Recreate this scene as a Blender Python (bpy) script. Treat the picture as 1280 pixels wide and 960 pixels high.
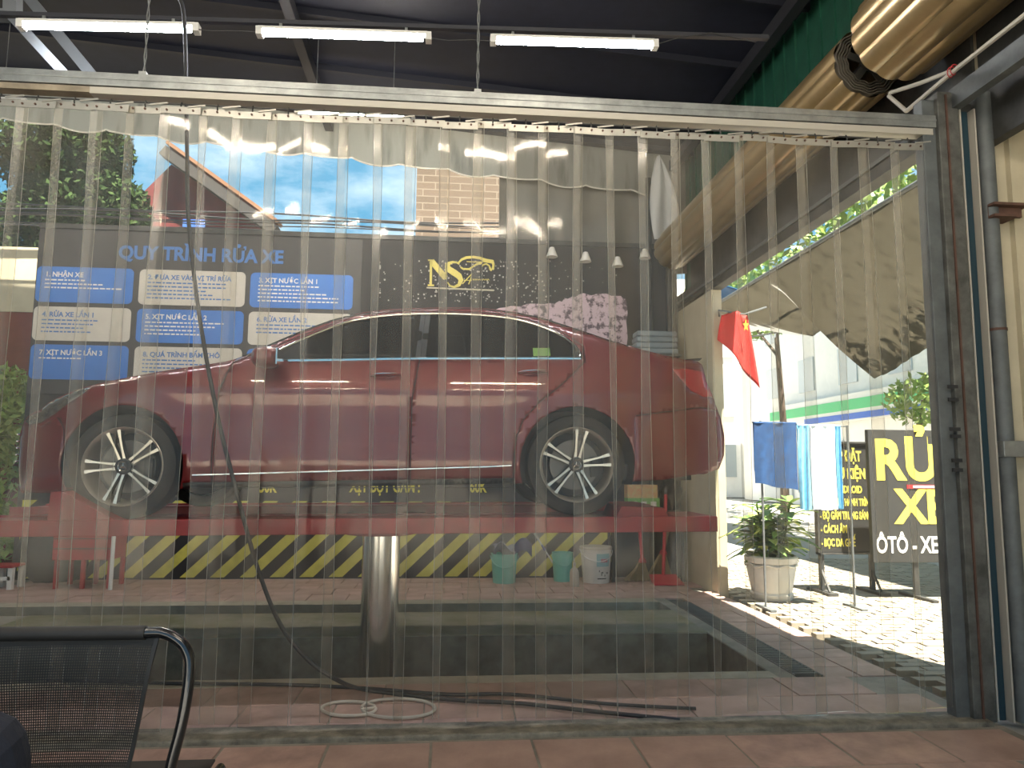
import bpy, bmesh, math, random
from mathutils import Vector, Matrix
from mathutils.geometry import delaunay_2d_cdt
random.seed(7)
PI = math.pi
S = bpy.context.scene
COL = S.collection
for o in list(bpy.data.objects): bpy.data.objects.remove(o)

# ------------------------------------------------------------------ camera
FPX, HC = 924.0, 1.35
yaw, pitch, roll = math.radians(5.0), math.radians(6.5), 0.008
FW = Vector((math.sin(yaw)*math.cos(pitch), math.cos(yaw)*math.cos(pitch), math.sin(pitch)))
RT0 = Vector((math.cos(yaw), -math.sin(yaw), 0)); UP0 = RT0.cross(FW)
RT = RT0*math.cos(roll) + UP0*math.sin(roll); UP = UP0*math.cos(roll) - RT0*math.sin(roll)
cam = bpy.data.cameras.new('camera'); camo = bpy.data.objects.new('camera', cam); COL.objects.link(camo)
M4 = Matrix.Identity(4)
for i in range(3):
    M4[i][0] = RT[i]; M4[i][1] = UP[i]; M4[i][2] = -FW[i]
M4[2][3] = HC
camo.matrix_world = M4
cam.sensor_width = 36; cam.lens = FPX/1280*36; cam.clip_start = 0.05; cam.clip_end = 300
S.camera = camo
# ------------------------------------------------------------------ world, sun, exposure
W = bpy.data.worlds.new('sky'); S.world = W; W.use_nodes = True
nt = W.node_tree; nt.nodes.clear()
n_out = nt.nodes.new('ShaderNodeOutputWorld'); n_bg = nt.nodes.new('ShaderNodeBackground')
n_tc = nt.nodes.new('ShaderNodeTexCoord'); n_no = nt.nodes.new('ShaderNodeTexNoise')
n_no.inputs['Scale'].default_value = 5.0; n_no.inputs['Detail'].default_value = 7; n_no.inputs['Roughness'].default_value = .62
n_map = nt.nodes.new('ShaderNodeMapping'); n_map.inputs['Scale'].default_value = (1, 1, 2.4)
n_rp = nt.nodes.new('ShaderNodeValToRGB')
n_rp.color_ramp.elements[0].position = .46; n_rp.color_ramp.elements[0].color = (.055, .20, .34, 1)
n_rp.color_ramp.elements[1].position = .74; n_rp.color_ramp.elements[1].color = (.36, .47, .55, 1)
nt.links.new(n_tc.outputs['Generated'], n_map.inputs[0]); nt.links.new(n_map.outputs[0], n_no.inputs['Vector'])
nt.links.new(n_no.outputs[0], n_rp.inputs[0]); nt.links.new(n_rp.outputs[0], n_bg.inputs[0])
nt.links.new(n_bg.outputs[0], n_out.inputs[0]); n_bg.inputs[1].default_value = 1.2
sun = bpy.data.lights.new('sun', 'SUN'); suno = bpy.data.objects.new('sun', sun); COL.objects.link(suno)
sun.energy = 13.0; sun.angle = math.radians(.6); sun.color = (1, .95, .86)
suno.rotation_euler = Vector((-.10, .30, -.95)).to_track_quat('-Z', 'Y').to_euler(); suno.location = (0, -5, 12)
S.view_settings.view_transform = 'Standard'; S.view_settings.look = 'None'
S.view_settings.gamma = 1; S.view_settings.use_curve_mapping = False
S.view_settings.exposure = 1.3
S.cycles.transparent_max_bounces = 20; S.cycles.max_bounces = 8; S.cycles.use_denoising = True
S.cycles.sample_clamp_indirect = 6; S.cycles.caustics_reflective = False; S.cycles.caustics_refractive = False

# ------------------------------------------------------------------ helpers
def ray(x, y): return FW + RT*((x-640)/FPX) - UP*((y-480)/FPX)
def atY(x, y, Y): d = ray(x, y); return Vector((0, 0, HC)) + d*(Y/d.y)
def atX(x, y, X): d = ray(x, y); return Vector((0, 0, HC)) + d*(X/d.x)
def atZ(x, y, Z=0): d = ray(x, y); return Vector((0, 0, HC)) + d*((Z-HC)/d.z)

MATS = {}
def mat(name, col, rough=.6, metal=0, var=0.0, vscale=6, bump=0, bscale=40, col2=None, coat=0, emit=None, es=1, spec=None, stretch=None):
    if name in MATS: return MATS[name]
    m = bpy.data.materials.new(name); m.use_nodes = True; MATS[name] = m
    t = m.node_tree; b = t.nodes['Principled BSDF']
    b.inputs['Base Color'].default_value = (*col, 1); b.inputs['Roughness'].default_value = rough; b.inputs['Metallic'].default_value = metal
    if coat: b.inputs['Coat Weight'].default_value = coat; b.inputs['Coat Roughness'].default_value = .04
    if spec is not None: b.inputs['Specular IOR Level'].default_value = spec
    if emit: b.inputs['Emission Color'].default_value = (*emit, 1); b.inputs['Emission Strength'].default_value = es
    if var or bump or col2:
        tc = t.nodes.new('ShaderNodeTexCoord'); mp = t.nodes.new('ShaderNodeMapping')
        if stretch: mp.inputs['Scale'].default_value = stretch
        t.links.new(tc.outputs['Object'], mp.inputs[0])
    if var or col2:
        n = t.nodes.new('ShaderNodeTexNoise'); n.inputs['Scale'].default_value = vscale; n.inputs['Detail'].default_value = 6; n.inputs['Roughness'].default_value = .65
        t.links.new(mp.outputs[0], n.inputs['Vector'])
        r = t.nodes.new('ShaderNodeValToRGB'); r.color_ramp.elements[0].position = .32; r.color_ramp.elements[1].position = .68
        c2 = col2 if col2 else tuple(min(1, c*(1+var)) for c in col)
        c1 = col if col2 else tuple(c*(1-var) for c in col)
        r.color_ramp.elements[0].color = (*c1, 1); r.color_ramp.elements[1].color = (*c2, 1)
        t.links.new(n.outputs[0], r.inputs[0]); t.links.new(r.outputs[0], b.inputs['Base Color'])
    if bump:
        n2 = t.nodes.new('ShaderNodeTexNoise'); n2.inputs['Scale'].default_value = bscale; n2.inputs['Detail'].default_value = 4
        t.links.new(mp.outputs[0], n2.inputs['Vector'])
        bp = t.nodes.new('ShaderNodeBump'); bp.inputs['Strength'].default_value = bump; bp.inputs['Distance'].default_value = .02
        t.links.new(n2.outputs[0], bp.inputs['Height']); t.links.new(bp.outputs[0], b.inputs['Normal'])
    return m

def clear_mat(name, tint, haze, hazecol, gloss_rough=.05, ior=1.25, extra=0.0):
    """clear plastic or glass sheet: transparent + fresnel gloss + a little diffuse haze"""
    m = bpy.data.materials.new(name); m.use_nodes = True; MATS[name] = m
    t = m.node_tree; t.nodes.clear()
    out = t.nodes.new('ShaderNodeOutputMaterial')
    tr = t.nodes.new('ShaderNodeBsdfTransparent'); tr.inputs[0].default_value = (*tint, 1)
    df = t.nodes.new('ShaderNodeBsdfDiffuse'); df.inputs[0].default_value = (*hazecol, 1)
    tl = t.nodes.new('ShaderNodeBsdfTranslucent'); tl.inputs[0].default_value = (*hazecol, 1)
    h = t.nodes.new('ShaderNodeMixShader'); h.inputs[0].default_value = .5
    t.links.new(df.outputs[0], h.inputs[1]); t.links.new(tl.outputs[0], h.inputs[2])
    mx = t.nodes.new('ShaderNodeMixShader')
    tc = t.nodes.new('ShaderNodeTexCoord'); mp = t.nodes.new('ShaderNodeMapping'); mp.inputs['Scale'].default_value = (3, 3, .5)
    no = t.nodes.new('ShaderNodeTexNoise'); no.inputs['Scale'].default_value = 2.2; no.inputs['Detail'].default_value = 5
    mr = t.nodes.new('ShaderNodeMapRange'); mr.inputs['From Min'].default_value = .3; mr.inputs['From Max'].default_value = .75
    mr.inputs['To Min'].default_value = haze*.6; mr.inputs['To Max'].default_value = haze*1.5
    t.links.new(tc.outputs['Object'], mp.inputs[0]); t.links.new(mp.outputs[0], no.inputs['Vector']); t.links.new(no.outputs[0], mr.inputs['Value'])
    t.links.new(mr.outputs[0], mx.inputs[0]); t.links.new(tr.outputs[0], mx.inputs[1]); t.links.new(h.outputs[0], mx.inputs[2])
    gl = t.nodes.new('ShaderNodeBsdfGlossy'); gl.inputs['Roughness'].default_value = gloss_rough
    fr = t.nodes.new('ShaderNodeFresnel'); fr.inputs[0].default_value = ior
    m2 = t.nodes.new('ShaderNodeMixShader')
    t.links.new(fr.outputs[0], m2.inputs[0]); t.links.new(mx.outputs[0], m2.inputs[1]); t.links.new(gl.outputs[0], m2.inputs[2])
    t.links.new(m2.outputs[0], out.inputs[0])
    return m

def worg(o):
    v = Vector((0, 0, 0))
    while o is not None: v += o.location; o = o.parent
    return v

class MB:
    """collects shapes, builds ONE mesh object"""
    def __init__(s): s.v = []; s.f = []
    def add(s, vs, fs):
        b = len(s.v); s.v += [Vector(v) for v in vs]; s.f += [tuple(i+b for i in f) for f in fs]; return s
    def box(s, a, b, rz=0, c=None):
        x0, y0, z0 = a; x1, y1, z1 = b
        vs = [Vector(p) for p in ((x0,y0,z0),(x1,y0,z0),(x1,y1,z0),(x0,y1,z0),(x0,y0,z1),(x1,y0,z1),(x1,y1,z1),(x0,y1,z1))]
        if rz:
            c = Vector(c) if c else (Vector(a)+Vector(b))/2
            R = Matrix.Rotation(rz, 3, 'Z'); vs = [c + R@(v-c) for v in vs]
        return s.add(vs, [(0,3,2,1),(4,5,6,7),(0,1,5,4),(1,2,6,5),(2,3,7,6),(3,0,4,7)])
    def bar(s, p0, p1, w, h, upv=(0, 0, 1)):
        p0, p1 = Vector(p0), Vector(p1); d = (p1-p0).normalized(); u = Vector(upv)
        if abs(d.dot(u)) > .98: u = Vector((0, 1, 0))
        sx = d.cross(u).normalized(); uu = sx.cross(d)
        q = [sx*w/2*i + uu*h/2*j for i, j in ((-1,-1),(1,-1),(1,1),(-1,1))]
        return s.add([p0+k for k in q]+[p1+k for k in q], [(3,2,1,0),(4,5,6,7),(0,1,5,4),(1,2,6,5),(2,3,7,6),(3,0,4,7)])
    def tube(s, pts, r, n=8, closed=False, cap=True):
        pts = [Vector(p) for p in pts]; rs = r if isinstance(r, (list, tuple)) else [r]*len(pts)
        m = len(pts); b = len(s.v); prev = None
        for i, p in enumerate(pts):
            if closed: t = pts[(i+1) % m]-pts[i-1]
            else: t = pts[min(i+1, m-1)]-pts[max(i-1, 0)]
            t.normalize()
            if prev is None:
                u = Vector((0, 0, 1)) if abs(t.z) < .9 else Vector((1, 0, 0)); u = (u-t*u.dot(t)).normalized()
            else: u = (prev-t*prev.dot(t)).normalized()
            prev = u; w = t.cross(u)
            for k in range(n):
                a = 2*PI*k/n; s.v.append(p+(u*math.cos(a)+w*math.sin(a))*rs[i])
        for i in range(m if closed else m-1):
            for k in range(n):
                a0 = b+i*n; a1 = b+((i+1) % m)*n
                s.f.append((a0+k, a0+(k+1) % n, a1+(k+1) % n, a1+k))
        if cap and not closed:
            s.f.append(tuple(b+k for k in range(n))[::-1]); s.f.append(tuple(b+(m-1)*n+k for k in range(n)))
        return s
    def lathe(s, prof, c=(0, 0, 0), n=20, axis='Z'):
        c = Vector(c); b = len(s.v)
        for (r, h) in prof:
            for k in range(n):
                a = 2*PI*k/n; x, y = r*math.cos(a), r*math.sin(a)
                s.v.append(c+(Vector((x, y, h)) if axis == 'Z' else Vector((x, h, y)) if axis == 'Y' else Vector((h, x, y))))
        for i in range(len(prof)-1):
            for k in range(n): s.f.append((b+i*n+k, b+i*n+(k+1) % n, b+(i+1)*n+(k+1) % n, b+(i+1)*n+k))
        return s
    def grid(s, fn, nu, nv, thick=None):
        b = len(s.v)
        for i in range(nu+1):
            for j in range(nv+1): s.v.append(Vector(fn(i/nu, j/nv)))
        for i in range(nu):
            for j in range(nv):
                a = b+i*(nv+1)+j; s.f.append((a, a+1, a+nv+2, a+nv+1))
        return s
    def prism(s, poly, f, depth):
        """poly: list of (u,v); f maps (u,v,w)->point; extruded w 0..depth"""
        n = len(poly); b = len(s.v)
        for w in (0, depth):
            for (u, v) in poly: s.v.append(Vector(f(u, v, w)))
        s.f.append(tuple(b+i for i in range(n))); s.f.append(tuple(b+n+i for i in range(n))[::-1])
        for i in range(n): j = (i+1) % n; s.f.append((b+i, b+j, b+n+j, b+n+i))
        return s
    def build(s, name, m, parent=None, local=False, smooth=False, bevel=0, solid=0):
        me = bpy.data.meshes.new(name)
        o = bpy.data.objects.new(name, me); COL.objects.link(o)
        if parent is not None:
            o.parent = parent; off = Vector((0, 0, 0)) if local else worg(parent)
        else:
            xs = [v.x for v in s.v]; ys = [v.y for v in s.v]; zs = [v.z for v in s.v]
            off = Vector(((min(xs)+max(xs))/2, (min(ys)+max(ys))/2, min(zs))); o.location = off
        me.from_pydata([v-off for v in s.v], [], s.f)
        bm = bmesh.new(); bm.from_mesh(me); bmesh.ops.recalc_face_normals(bm, faces=bm.faces)
        if smooth:
            for f in bm.faces: f.smooth = True
            for e in bm.edges:
                if len(e.link_faces) == 2 and e.calc_face_angle(0) > math.radians(38): e.smooth = False
        bm.to_mesh(me); bm.free()
        if m: me.materials.append(m)
        if bevel:
            md = o.modifiers.new('bevel', 'BEVEL'); md.width = bevel; md.segments = 2; md.limit_method = 'ANGLE'
        if solid:
            md = o.modifiers.new('solid', 'SOLIDIFY'); md.thickness = solid; md.offset = 0
        return o

def tag(o, label=None, cat=None, group=None, kind=None):
    if label: o['label'] = label
    if cat: o['category'] = cat
    if group: o['group'] = group
    if kind: o['kind'] = kind
    return o
def thing(name, loc, label, cat, group=None, rot=(0, 0, 0)):
    o = bpy.data.objects.new(name, None); COL.objects.link(o); o.location = loc; o.rotation_euler = rot; o.empty_display_size = .1
    return tag(o, label, cat, group)
def struct(o): o['kind'] = 'structure'; return o
def copy_part(src, parent, loc):
    c = src.copy(); COL.objects.link(c); c.parent = parent; c.location = loc; return c
def text(name, body, size, loc, m, parent, sx=1.0, bold=.0, rot=(PI/2, 0, 0), align='LEFT', depth=.002, shear=0):
    cu = bpy.data.curves.new(name, 'FONT'); cu.body = body; cu.size = size; cu.extrude = depth; cu.offset = bold*size; cu.shear = shear
    cu.align_x = align; cu.align_y = 'BOTTOM_BASELINE'; cu.resolution_u = 3
    to = bpy.data.objects.new(name+'_tmp', cu); COL.objects.link(to)
    dg = bpy.context.evaluated_depsgraph_get(); me = bpy.data.meshes.new_from_object(to.evaluated_get(dg))
    bpy.data.objects.remove(to); bpy.data.curves.remove(cu)
    for v in me.vertices: v.co.x *= sx
    o = bpy.data.objects.new(name, me); COL.objects.link(o); me.materials.clear(); me.materials.append(m)
    o.rotation_euler = rot
    if parent is not None: o.parent = parent; o.location = Vector(loc)-worg(parent)
    else: o.location = loc
    return o

# ------------------------------------------------------------------ materials
m_conc = mat('concrete', (.27, .25, .21), .85, var=.35, vscale=3, bump=.3, bscale=25)
m_moss = mat('mossy concrete', (.33, .30, .24), .85, col2=(.17, .16, .07), vscale=2.2, bump=.3, bscale=20)
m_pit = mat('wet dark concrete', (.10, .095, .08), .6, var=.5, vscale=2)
m_tile = mat('red clay tile', (.44, .29, .24), .62, var=.28, vscale=4, bump=.15, bscale=30)
m_tile2 = mat('worn red clay tile', (.50, .345, .285), .65, col2=(.34, .225, .185), vscale=2.5, bump=.15, bscale=30)
m_brickp = mat('sand paving brick', (.31, .27, .205), .8, var=.15, vscale=5)
m_black = mat('black painted sheet', (.020, .019, .019), .75, var=.35, vscale=2)
m_cream = mat('cream plaster', (.52, .46, .33), .85, var=.10, vscale=3, bump=.1)
m_green = mat('green sheet metal', (.012, .075, .045), .5, var=.2)
m_roof = mat('dark roof sheet', (.012, .014, .026), .6, var=.2)
m_galv = mat('galvanised steel', (.30, .31, .30), .42, .6, var=.25, vscale=8)
m_galvd = mat('dull blue grey steel', (.115, .125, .125), .6, .15, var=.3, vscale=5)
m_dsteel = mat('dark steel channel', (.05, .05, .047), .6, .15, var=.4, vscale=6)
m_white = mat('off white aluminium', (.44, .41, .35), .45, .1)
m_plate = mat('pale steel plate', (.40, .38, .33), .4, .5, var=.1)
m_shut = mat('bronze shutter slat', (.38, .27, .13), .3, .55, var=.1)
m_shutd = mat('shutter slat edge', (.16, .14, .11), .55, .3)
m_rust = mat('rusty steel', (.10, .05, .035), .8, var=.4)
m_redp = mat('red lift paint', (.27, .022, .025), .45, var=.25, vscale=5)
m_redp2 = mat('red painted steel', (.36, .02, .025), .5, var=.2)
m_chrome = mat('chrome', (.85, .85, .84), .12, 1)
m_yel = mat('yellow wall paint', (.55, .50, .09), .7, var=.15, vscale=9)
m_blue = mat('blue banner print', (.05, .18, .55), .6, var=.06)
m_pale = mat('pale banner print', (.55, .52, .47), .6, var=.05)
m_tblue = mat('blue lettering', (.07, .17, .42), .6)
m_twh = mat('white lettering', (.75, .75, .72), .6)
m_tyel = mat('yellow lettering', (.75, .66, .10), .5)
m_gold = mat('gold lettering', (.66, .56, .13), .5)
m_rubber = mat('tyre rubber', (.018, .018, .018), .75, bump=.2)
m_blackp = mat('black plastic', (.012, .012, .012), .4)
m_leaf = mat('leaf green', (.10, .22, .04), .55, col2=(.30, .38, .08), vscale=12)
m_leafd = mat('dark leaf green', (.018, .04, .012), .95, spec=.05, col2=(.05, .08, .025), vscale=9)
m_bark = mat('bark', (.10, .07, .05), .9, bump=.4)
m_wht = mat('white paint', (.75, .74, .70), .6)
m_tube = mat('lit tube diffuser', (.9, .9, .9), .4, emit=(.88, .92, 1.0), es=60)
m_tuber = mat('lit rear tube diffuser', (.9, .9, .9), .4, emit=(1.0, .93, .82), es=150)
m_tubefill = mat('warm fill tube diffuser', (.9, .9, .9), .4, emit=(1.0, .87, .70), es=90)
m_cable = mat('black cable', (.02, .02, .022), .55)
m_pvc = clear_mat('clear pvc sheet', (.955, .945, .92), .046, (.88, .82, .70), .06, 1.20)
m_pvclit = clear_mat('lit overlap pvc sheet', (.96, .95, .93), .115, (.92, .88, .78), .12, 1.20)
_t = m_pvclit.node_tree; _m = [n for n in _t.nodes if n.type == 'MAP_RANGE'][0]; _l = _m.outputs[0].links[0].to_socket
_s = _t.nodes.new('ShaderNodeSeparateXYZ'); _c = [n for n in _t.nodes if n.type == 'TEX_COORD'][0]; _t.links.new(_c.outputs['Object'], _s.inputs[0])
_r = _t.nodes.new('ShaderNodeMapRange'); _r.inputs['From Min'].default_value = 1.2; _r.inputs['From Max'].default_value = 3.2; _r.inputs['To Min'].default_value = .50; _r.inputs['To Max'].default_value = 1.35  # lamplit milkiness of the overlaps put into the haze, stronger toward the rail
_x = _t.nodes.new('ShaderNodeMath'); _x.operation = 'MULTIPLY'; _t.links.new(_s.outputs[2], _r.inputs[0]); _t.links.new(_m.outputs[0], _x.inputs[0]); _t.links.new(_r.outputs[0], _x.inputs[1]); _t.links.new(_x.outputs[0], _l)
m_pvce = clear_mat('pvc cut edge', (.8, .8, .76), .55, (.95, .92, .84), .15, 1.3)
m_glass = clear_mat('tinted car glass', (.16, .17, .16), .03, (.2, .2, .2), .02, 1.45)
m_paint = mat('dark red car paint', (.16, .008, .010), .34, .2, coat=1)

# ------------------------------------------------------------------ floor
fl = MB()
fl.box((-7, -4, -.2), (3.0, 4.86, -.005))                     # front slab
fl.box((-7, 6.2, -.2), (2.2, 7.17, 0)); 
fl.box((-7, 4.86, -1.0), (-3.7, 6.2, -.005))
floor = struct(fl.build('floor', m_conc))
def slab(name, a, b, m): return MB().box(a, b).build(name, m, floor)
slab('pit_curb', (-3.7, 4.86, -.9), (2.2, 5.02, .0), mat('light concrete curb', (.42, .38, .30), .85, var=.2, bump=.2))
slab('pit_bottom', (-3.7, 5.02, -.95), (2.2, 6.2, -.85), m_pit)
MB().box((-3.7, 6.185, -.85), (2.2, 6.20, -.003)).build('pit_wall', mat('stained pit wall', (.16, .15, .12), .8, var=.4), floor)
MB().box((2.19, 5.02, -.85), (2.2, 6.2, -.003)).build('pit_wall', MATS['stained pit wall'], floor)
slab('mossy_slab', (-3.7, 6.2, 0), (2.2, 7.17, .004), m_moss)
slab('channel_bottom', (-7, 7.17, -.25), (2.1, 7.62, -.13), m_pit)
slab('channel_lip', (-7, 7.62, -.2), (2.2, 7.85, 0), mat('pale concrete lip', (.38, .34, .26), .85, var=.2))
slab('side_slab', (2.2, 4.86, -.2), (2.32, 7.85, 0), m_conc)
slab('back_slab', (-7, 7.85, -.2), (3.0, 9.5, -.02), m_conc)
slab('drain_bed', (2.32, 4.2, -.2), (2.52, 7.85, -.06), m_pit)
slab('threshold', (2.52, 4.86, -.2), (3.06, 7.85, -.02), m_conc)
gb = MB()
for k in range(2): gb.box((2.325+k*.18, 4.9, -.03), (2.34+k*.18, 7.6, .001))
grate = gb.build('drain_grate', m_dsteel, floor)
b0 = MB().box((2.34, 0, -.03), (2.505, .018, .001))
me0 = None
for k in range(56):
    y = 4.95+k*.048
    if me0 is None:
        o = MB().box((2.34, y, -.03), (2.505, y+.018, .001)).build('grate_bar', m_galvd, floor); me0 = o; y00 = y
    else: copy_part(me0, floor, me0.location+Vector((0, y-y00, 0)))
# tiles, each its own piece
def tiles(x0, x1, y0, y1, w, d, gap, z0=-.02, mm=(m_tile, m_tile2), off=.5):
    base = []
    for m in mm: base.append(MB().box((-w/2+gap/2, -d/2+gap/2, 0), (w/2-gap/2, d/2-gap/2, .02)).build('tile', m, floor, local=True, bevel=.003))
    used = [False]*len(base); fo = worg(floor); j = 0; y = y0+d/2
    while y < y1-.02:
        x = x0+(w/2 if j % 2 == 0 else w/2-w*off)
        while x < x1:
            k = random.randrange(len(base))
            xx = min(max(x, x0+w/2), x1-w/2) if (x-w/2 < x0-w*.4 or x+w/2 > x1+w*.4) else x
            if x-w/2 >= x0-.01 and x+w/2 <= x1+.01:
                p = Vector((x, y, z0+random.uniform(-.003, .002)))-fo
                if not used[k]: base[k].location = p; used[k] = True; c = base[k]
                else: c = copy_part(base[k], floor, p)
                c.rotation_euler.z = random.uniform(-.004, .004)
            x += w
        y += d; j += 1
tiles(-3.55, 2.95, 2.6, 3.86, .5, .42, .014)
tiles(-3.6, 2.9, 4.10, 4.86, .5, .38, .008)
tiles(-5.0, 3.0, 7.85, 9.35, .4, .375, .008)
tiles(2.52, 3.02, 4.86, 7.86, .25, .25, .006, off=0)
# concrete sill below the curtain
struct(MB().box((-7, 3.89, -.02), (2.95, 4.08, .022)).build('trim_1', mat('dark worn sill', (.20, .18, .14), .8, var=.5, vscale=9, bump=.6, bscale=30), bevel=.01))
# outdoor pavement
_j = MB().box((3.07, 4.2, -.046), (7.2, 11.4, -.040)).build('ground', mat('dark joint sand', (.10, .085, .06), .95), None); _j['kind'] = 'structure'
road = MB().box((3.06, -8, -.25), (40, 60, -.045)).build('ground', mat('pale asphalt', (.34, .33, .30), .9, var=.1)); struct(road)
struct(MB().box((-40, 9.6, -.3), (3.05, 60, -.06)).build('ground', mat('yard soil', (.12, .10, .07), .9, var=.3)))
struct(MB().box((-40, -40, -.3), (3.0, -4.02, -.06)).build('ground', mat('pale bounce paving', (.52, .48, .41), .9, var=.1)))  # unseen ground, made pale to bounce sunlight low into the bay
pb = None; nn = 0; rest = MB()
for j in range(0, 62):
    for i in range(0, 18):
        x = 3.09+i*.222+(.11 if j % 2 else 0); y = 4.3+j*.112
        if nn < 290 and i < 13 and 4.9 < y < 7.6 or False:
            if pb is None: pb = MB().box((x, y, -.045), (x+.205, y+.092, 0)).build('brick', m_brickp, road); px0, py0 = x, y; c = pb
            else: c = copy_part(pb, road, pb.location+Vector((x-px0, y-py0, random.uniform(-.004, .004))))
            nn += 1
        else: rest.box((x, y, -.045), (x+.205, y+.092, random.uniform(-.004, .003)))
rb = rest.build('paving_bricks', m_brickp, road); rb['kind'] = 'stuff'

# ------------------------------------------------------------------ back wall with painted stripes, banner
wb = struct(MB().box((-5.06, 9.35, 0), (3.0, 9.45, 4.31)).build('wall_back', m_black))
MB().box((-5.06, 9.33, 4.26), (3.0, 9.47, 4.32)).build('top_rail', m_dsteel, wb)
# yellow hazard stripes: each painted bar a flat piece
sx0, sx1, sz0, sz1 = -5.0, 2.13, .02, .93
pitch_s = .35; wst = .165
k = int((sx0-1.2)/pitch_s)
while k*pitch_s < sx1:
    x = k*pitch_s; k += 1
    def clip(poly, f):
        out = []
        for i in range(len(poly)):
            a, b = poly[i-1], poly[i]; fa, fb = f(a), f(b)
            if fa*fb < 0:
                t = fa/(fa-fb); out.append((a[0]+(b[0]-a[0])*t, a[1]+(b[1]-a[1])*t))
            if fb >= 0: out.append(b)
        return out
    sl = .95
    P = [(x, sz0), (x+wst, sz0), (x+wst+sl, sz1), (x+sl, sz1)]
    P = clip(P, lambda p: p[0]-sx0); P = clip(P, lambda p: sx1-p[0]) if P else P
    if len(P) >= 3: MB().prism(P, lambda u, v, w: (u, 9.35-w, v), .004).build('painted_stripe', m_yel, wb)

banner = thing('banner', (-3.1, 9.345, 2.2), 'dark wall banner with blue and pale rounded cards of washing steps, behind the red car', 'banner')
MB().box((-5.05, 9.335, 2.2), (-1.12, 9.348, 4.24)).build('banner_sheet', mat('charcoal vinyl', (.045, .043, .042), .6, var=.1), banner)
text('title', 'QUY TRÌNH RỬA XE', .235, (-4.10, 9.333, 3.90), mat('title blue', (.06, .17, .45), .6), banner, sx=.93, bold=.035)
cards = [(0, 0, '1. NHẬN XE', 3), (1, 0, '2. ĐƯA XE VÀO VỊ TRÍ RỬA', 5), (2, 0, '3. XỊT NƯỚC LẦN 1', 5),
         (0, 1, '4. RỬA XE LẦN 1', 4), (1, 1, '5. XỊT NƯỚC LẦN 2', 4), (2, 1, '6. RỬA XE LẦN 2', 3),
         (0, 2, '7. XỊT NƯỚC LẦN 3', 1), (1, 2, '8. QUÁ TRÌNH BẤM KHÔ', 5), (2, 2, '', 3)]
cx = [(-5.04, -3.90), (-3.83, -2.55), (-2.49, -1.22)]; cz = [(3.325, 3.77), (2.85, 3.27), (2.375, 2.80)]
def rrect(x0, x1, z0, z1, r, n=5):
    P = []
    for (cx_, cz_, a0) in ((x1-r, z1-r, 0), (x0+r, z1-r, 90), (x0+r, z0+r, 180), (x1-r, z0+r, 270)):
        for i in range(n+1):
            a = math.radians(a0+90*i/n); P.append((cx_+r*math.cos(a), cz_+r*math.sin(a)))
    return P
for (ci, ri, head, nl) in cards:
    x0, x1 = cx[ci]; z0, z1 = cz[ri]; blue = (ci+ri) % 2 == 0
    c = MB().prism(rrect(x0, x1, z0, z1, .06), lambda u, v, w: (u, 9.334-w, v), .004).build('card', m_blue if blue else m_pale, banner)
    tag(c, 'blue rounded card' if blue else 'pale rounded card')
    tm = m_twh if blue else m_tblue
    if head:
        h = text('card_heading', head, .085, (x0+.10, 9.329, z1-.125), tm, c, sx=.96, bold=.022)
    tl = MB()
    for l in range(nl):
        zz = z1-.175-l*.048; xx = x0+.10; end = x0+random.uniform(.55, 1.0)*(x1-x0-.15)
        while xx < end:
            w = random.uniform(.02, .07); tl.box((xx, 9.327, zz), (xx+w, 9.3295, zz+.017)); xx += w+.014
    q = tl.build('small_print', tm, c); q['kind'] = 'stuff'

# NS emblem
logo = thing('wall_emblem', (.13, 9.345, 3.62), 'yellow painted letters and car outline emblem on black wall', 'sign')
ribb = MB()
def ribbon(mb, pts, ws, y=9.343, d=.005):
    n = len(pts); L = []; R_ = []
    for i in range(n):
        a = pts[max(i-1, 0)]; b = pts[min(i+1, n-1)]; dx, dz = b[0]-a[0], b[1]-a[1]; l = math.hypot(dx, dz) or 1
        w = ws[i] if isinstance(ws, (list, tuple)) else ws
        L.append((pts[i][0]-dz/l*w/2, pts[i][1]+dx/l*w/2)); R_.append((pts[i][0]+dz/l*w/2, pts[i][1]-dx/l*w/2))
    for i in range(n-1):
        mb.prism([L[i], L[i+1], R_[i+1], R_[i]], lambda u, v, w: (u, y-w, v), d)
def lp(u, v):   # crop of the emblem, scale 5.818 from (480,290)
    p = atY(480+u/5.818, 290+v/5.818, 9.34); return (p.x, p.z)
nb = MB()
ribbon(nb, [lp(342, 208), lp(340, 385)], .03)
ribbon(nb, [lp(318, 387), lp(364, 388)], .022); ribbon(nb, [lp(320, 205), lp(362, 207)], .02)
ribbon(nb, [lp(345, 210), lp(448, 335)], .075)
ribbon(nb, [lp(452, 225), lp(450, 345)], .025)
nb.build('letter_n', m_gold, logo)
sb = MB(); Sp = [(548, 235), (530, 222), (500, 218), (472, 228), (462, 252), (478, 275), (510, 295), (545, 320), (560, 350), (545, 385), (510, 400), (480, 392), (462, 365)]
ribbon(sb, [lp(*p) for p in Sp], [.015, .022, .03, .045, .065, .08, .085, .08, .065, .045, .03, .022, .015]); sb.build('letter_s', m_gold, logo)
cb = MB()
ribbon(cb, [lp(*p) for p in ((540, 225), (565, 200), (600, 186), (650, 182), (700, 190), (740, 208), (790, 216), (796, 240), (790, 275))], [.02, .03, .035, .035, .035, .05, .05, .03, .03])
ribbon(cb, [lp(*p) for p in ((556, 255), (575, 268), (620, 270), (655, 245), (680, 232), (712, 225))], [.02, .025, .025, .02, .03, .02])
ribbon(cb, [lp(*p) for p in ((600, 215), (650, 218), (735, 218))], [.008, .012, .008])
ribbon(cb, [lp(*p) for p in ((712, 250), (725, 236), (745, 232), (765, 245), (775, 272), (782, 282))], [.015, .02, .02, .02, .03, .02])
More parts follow.
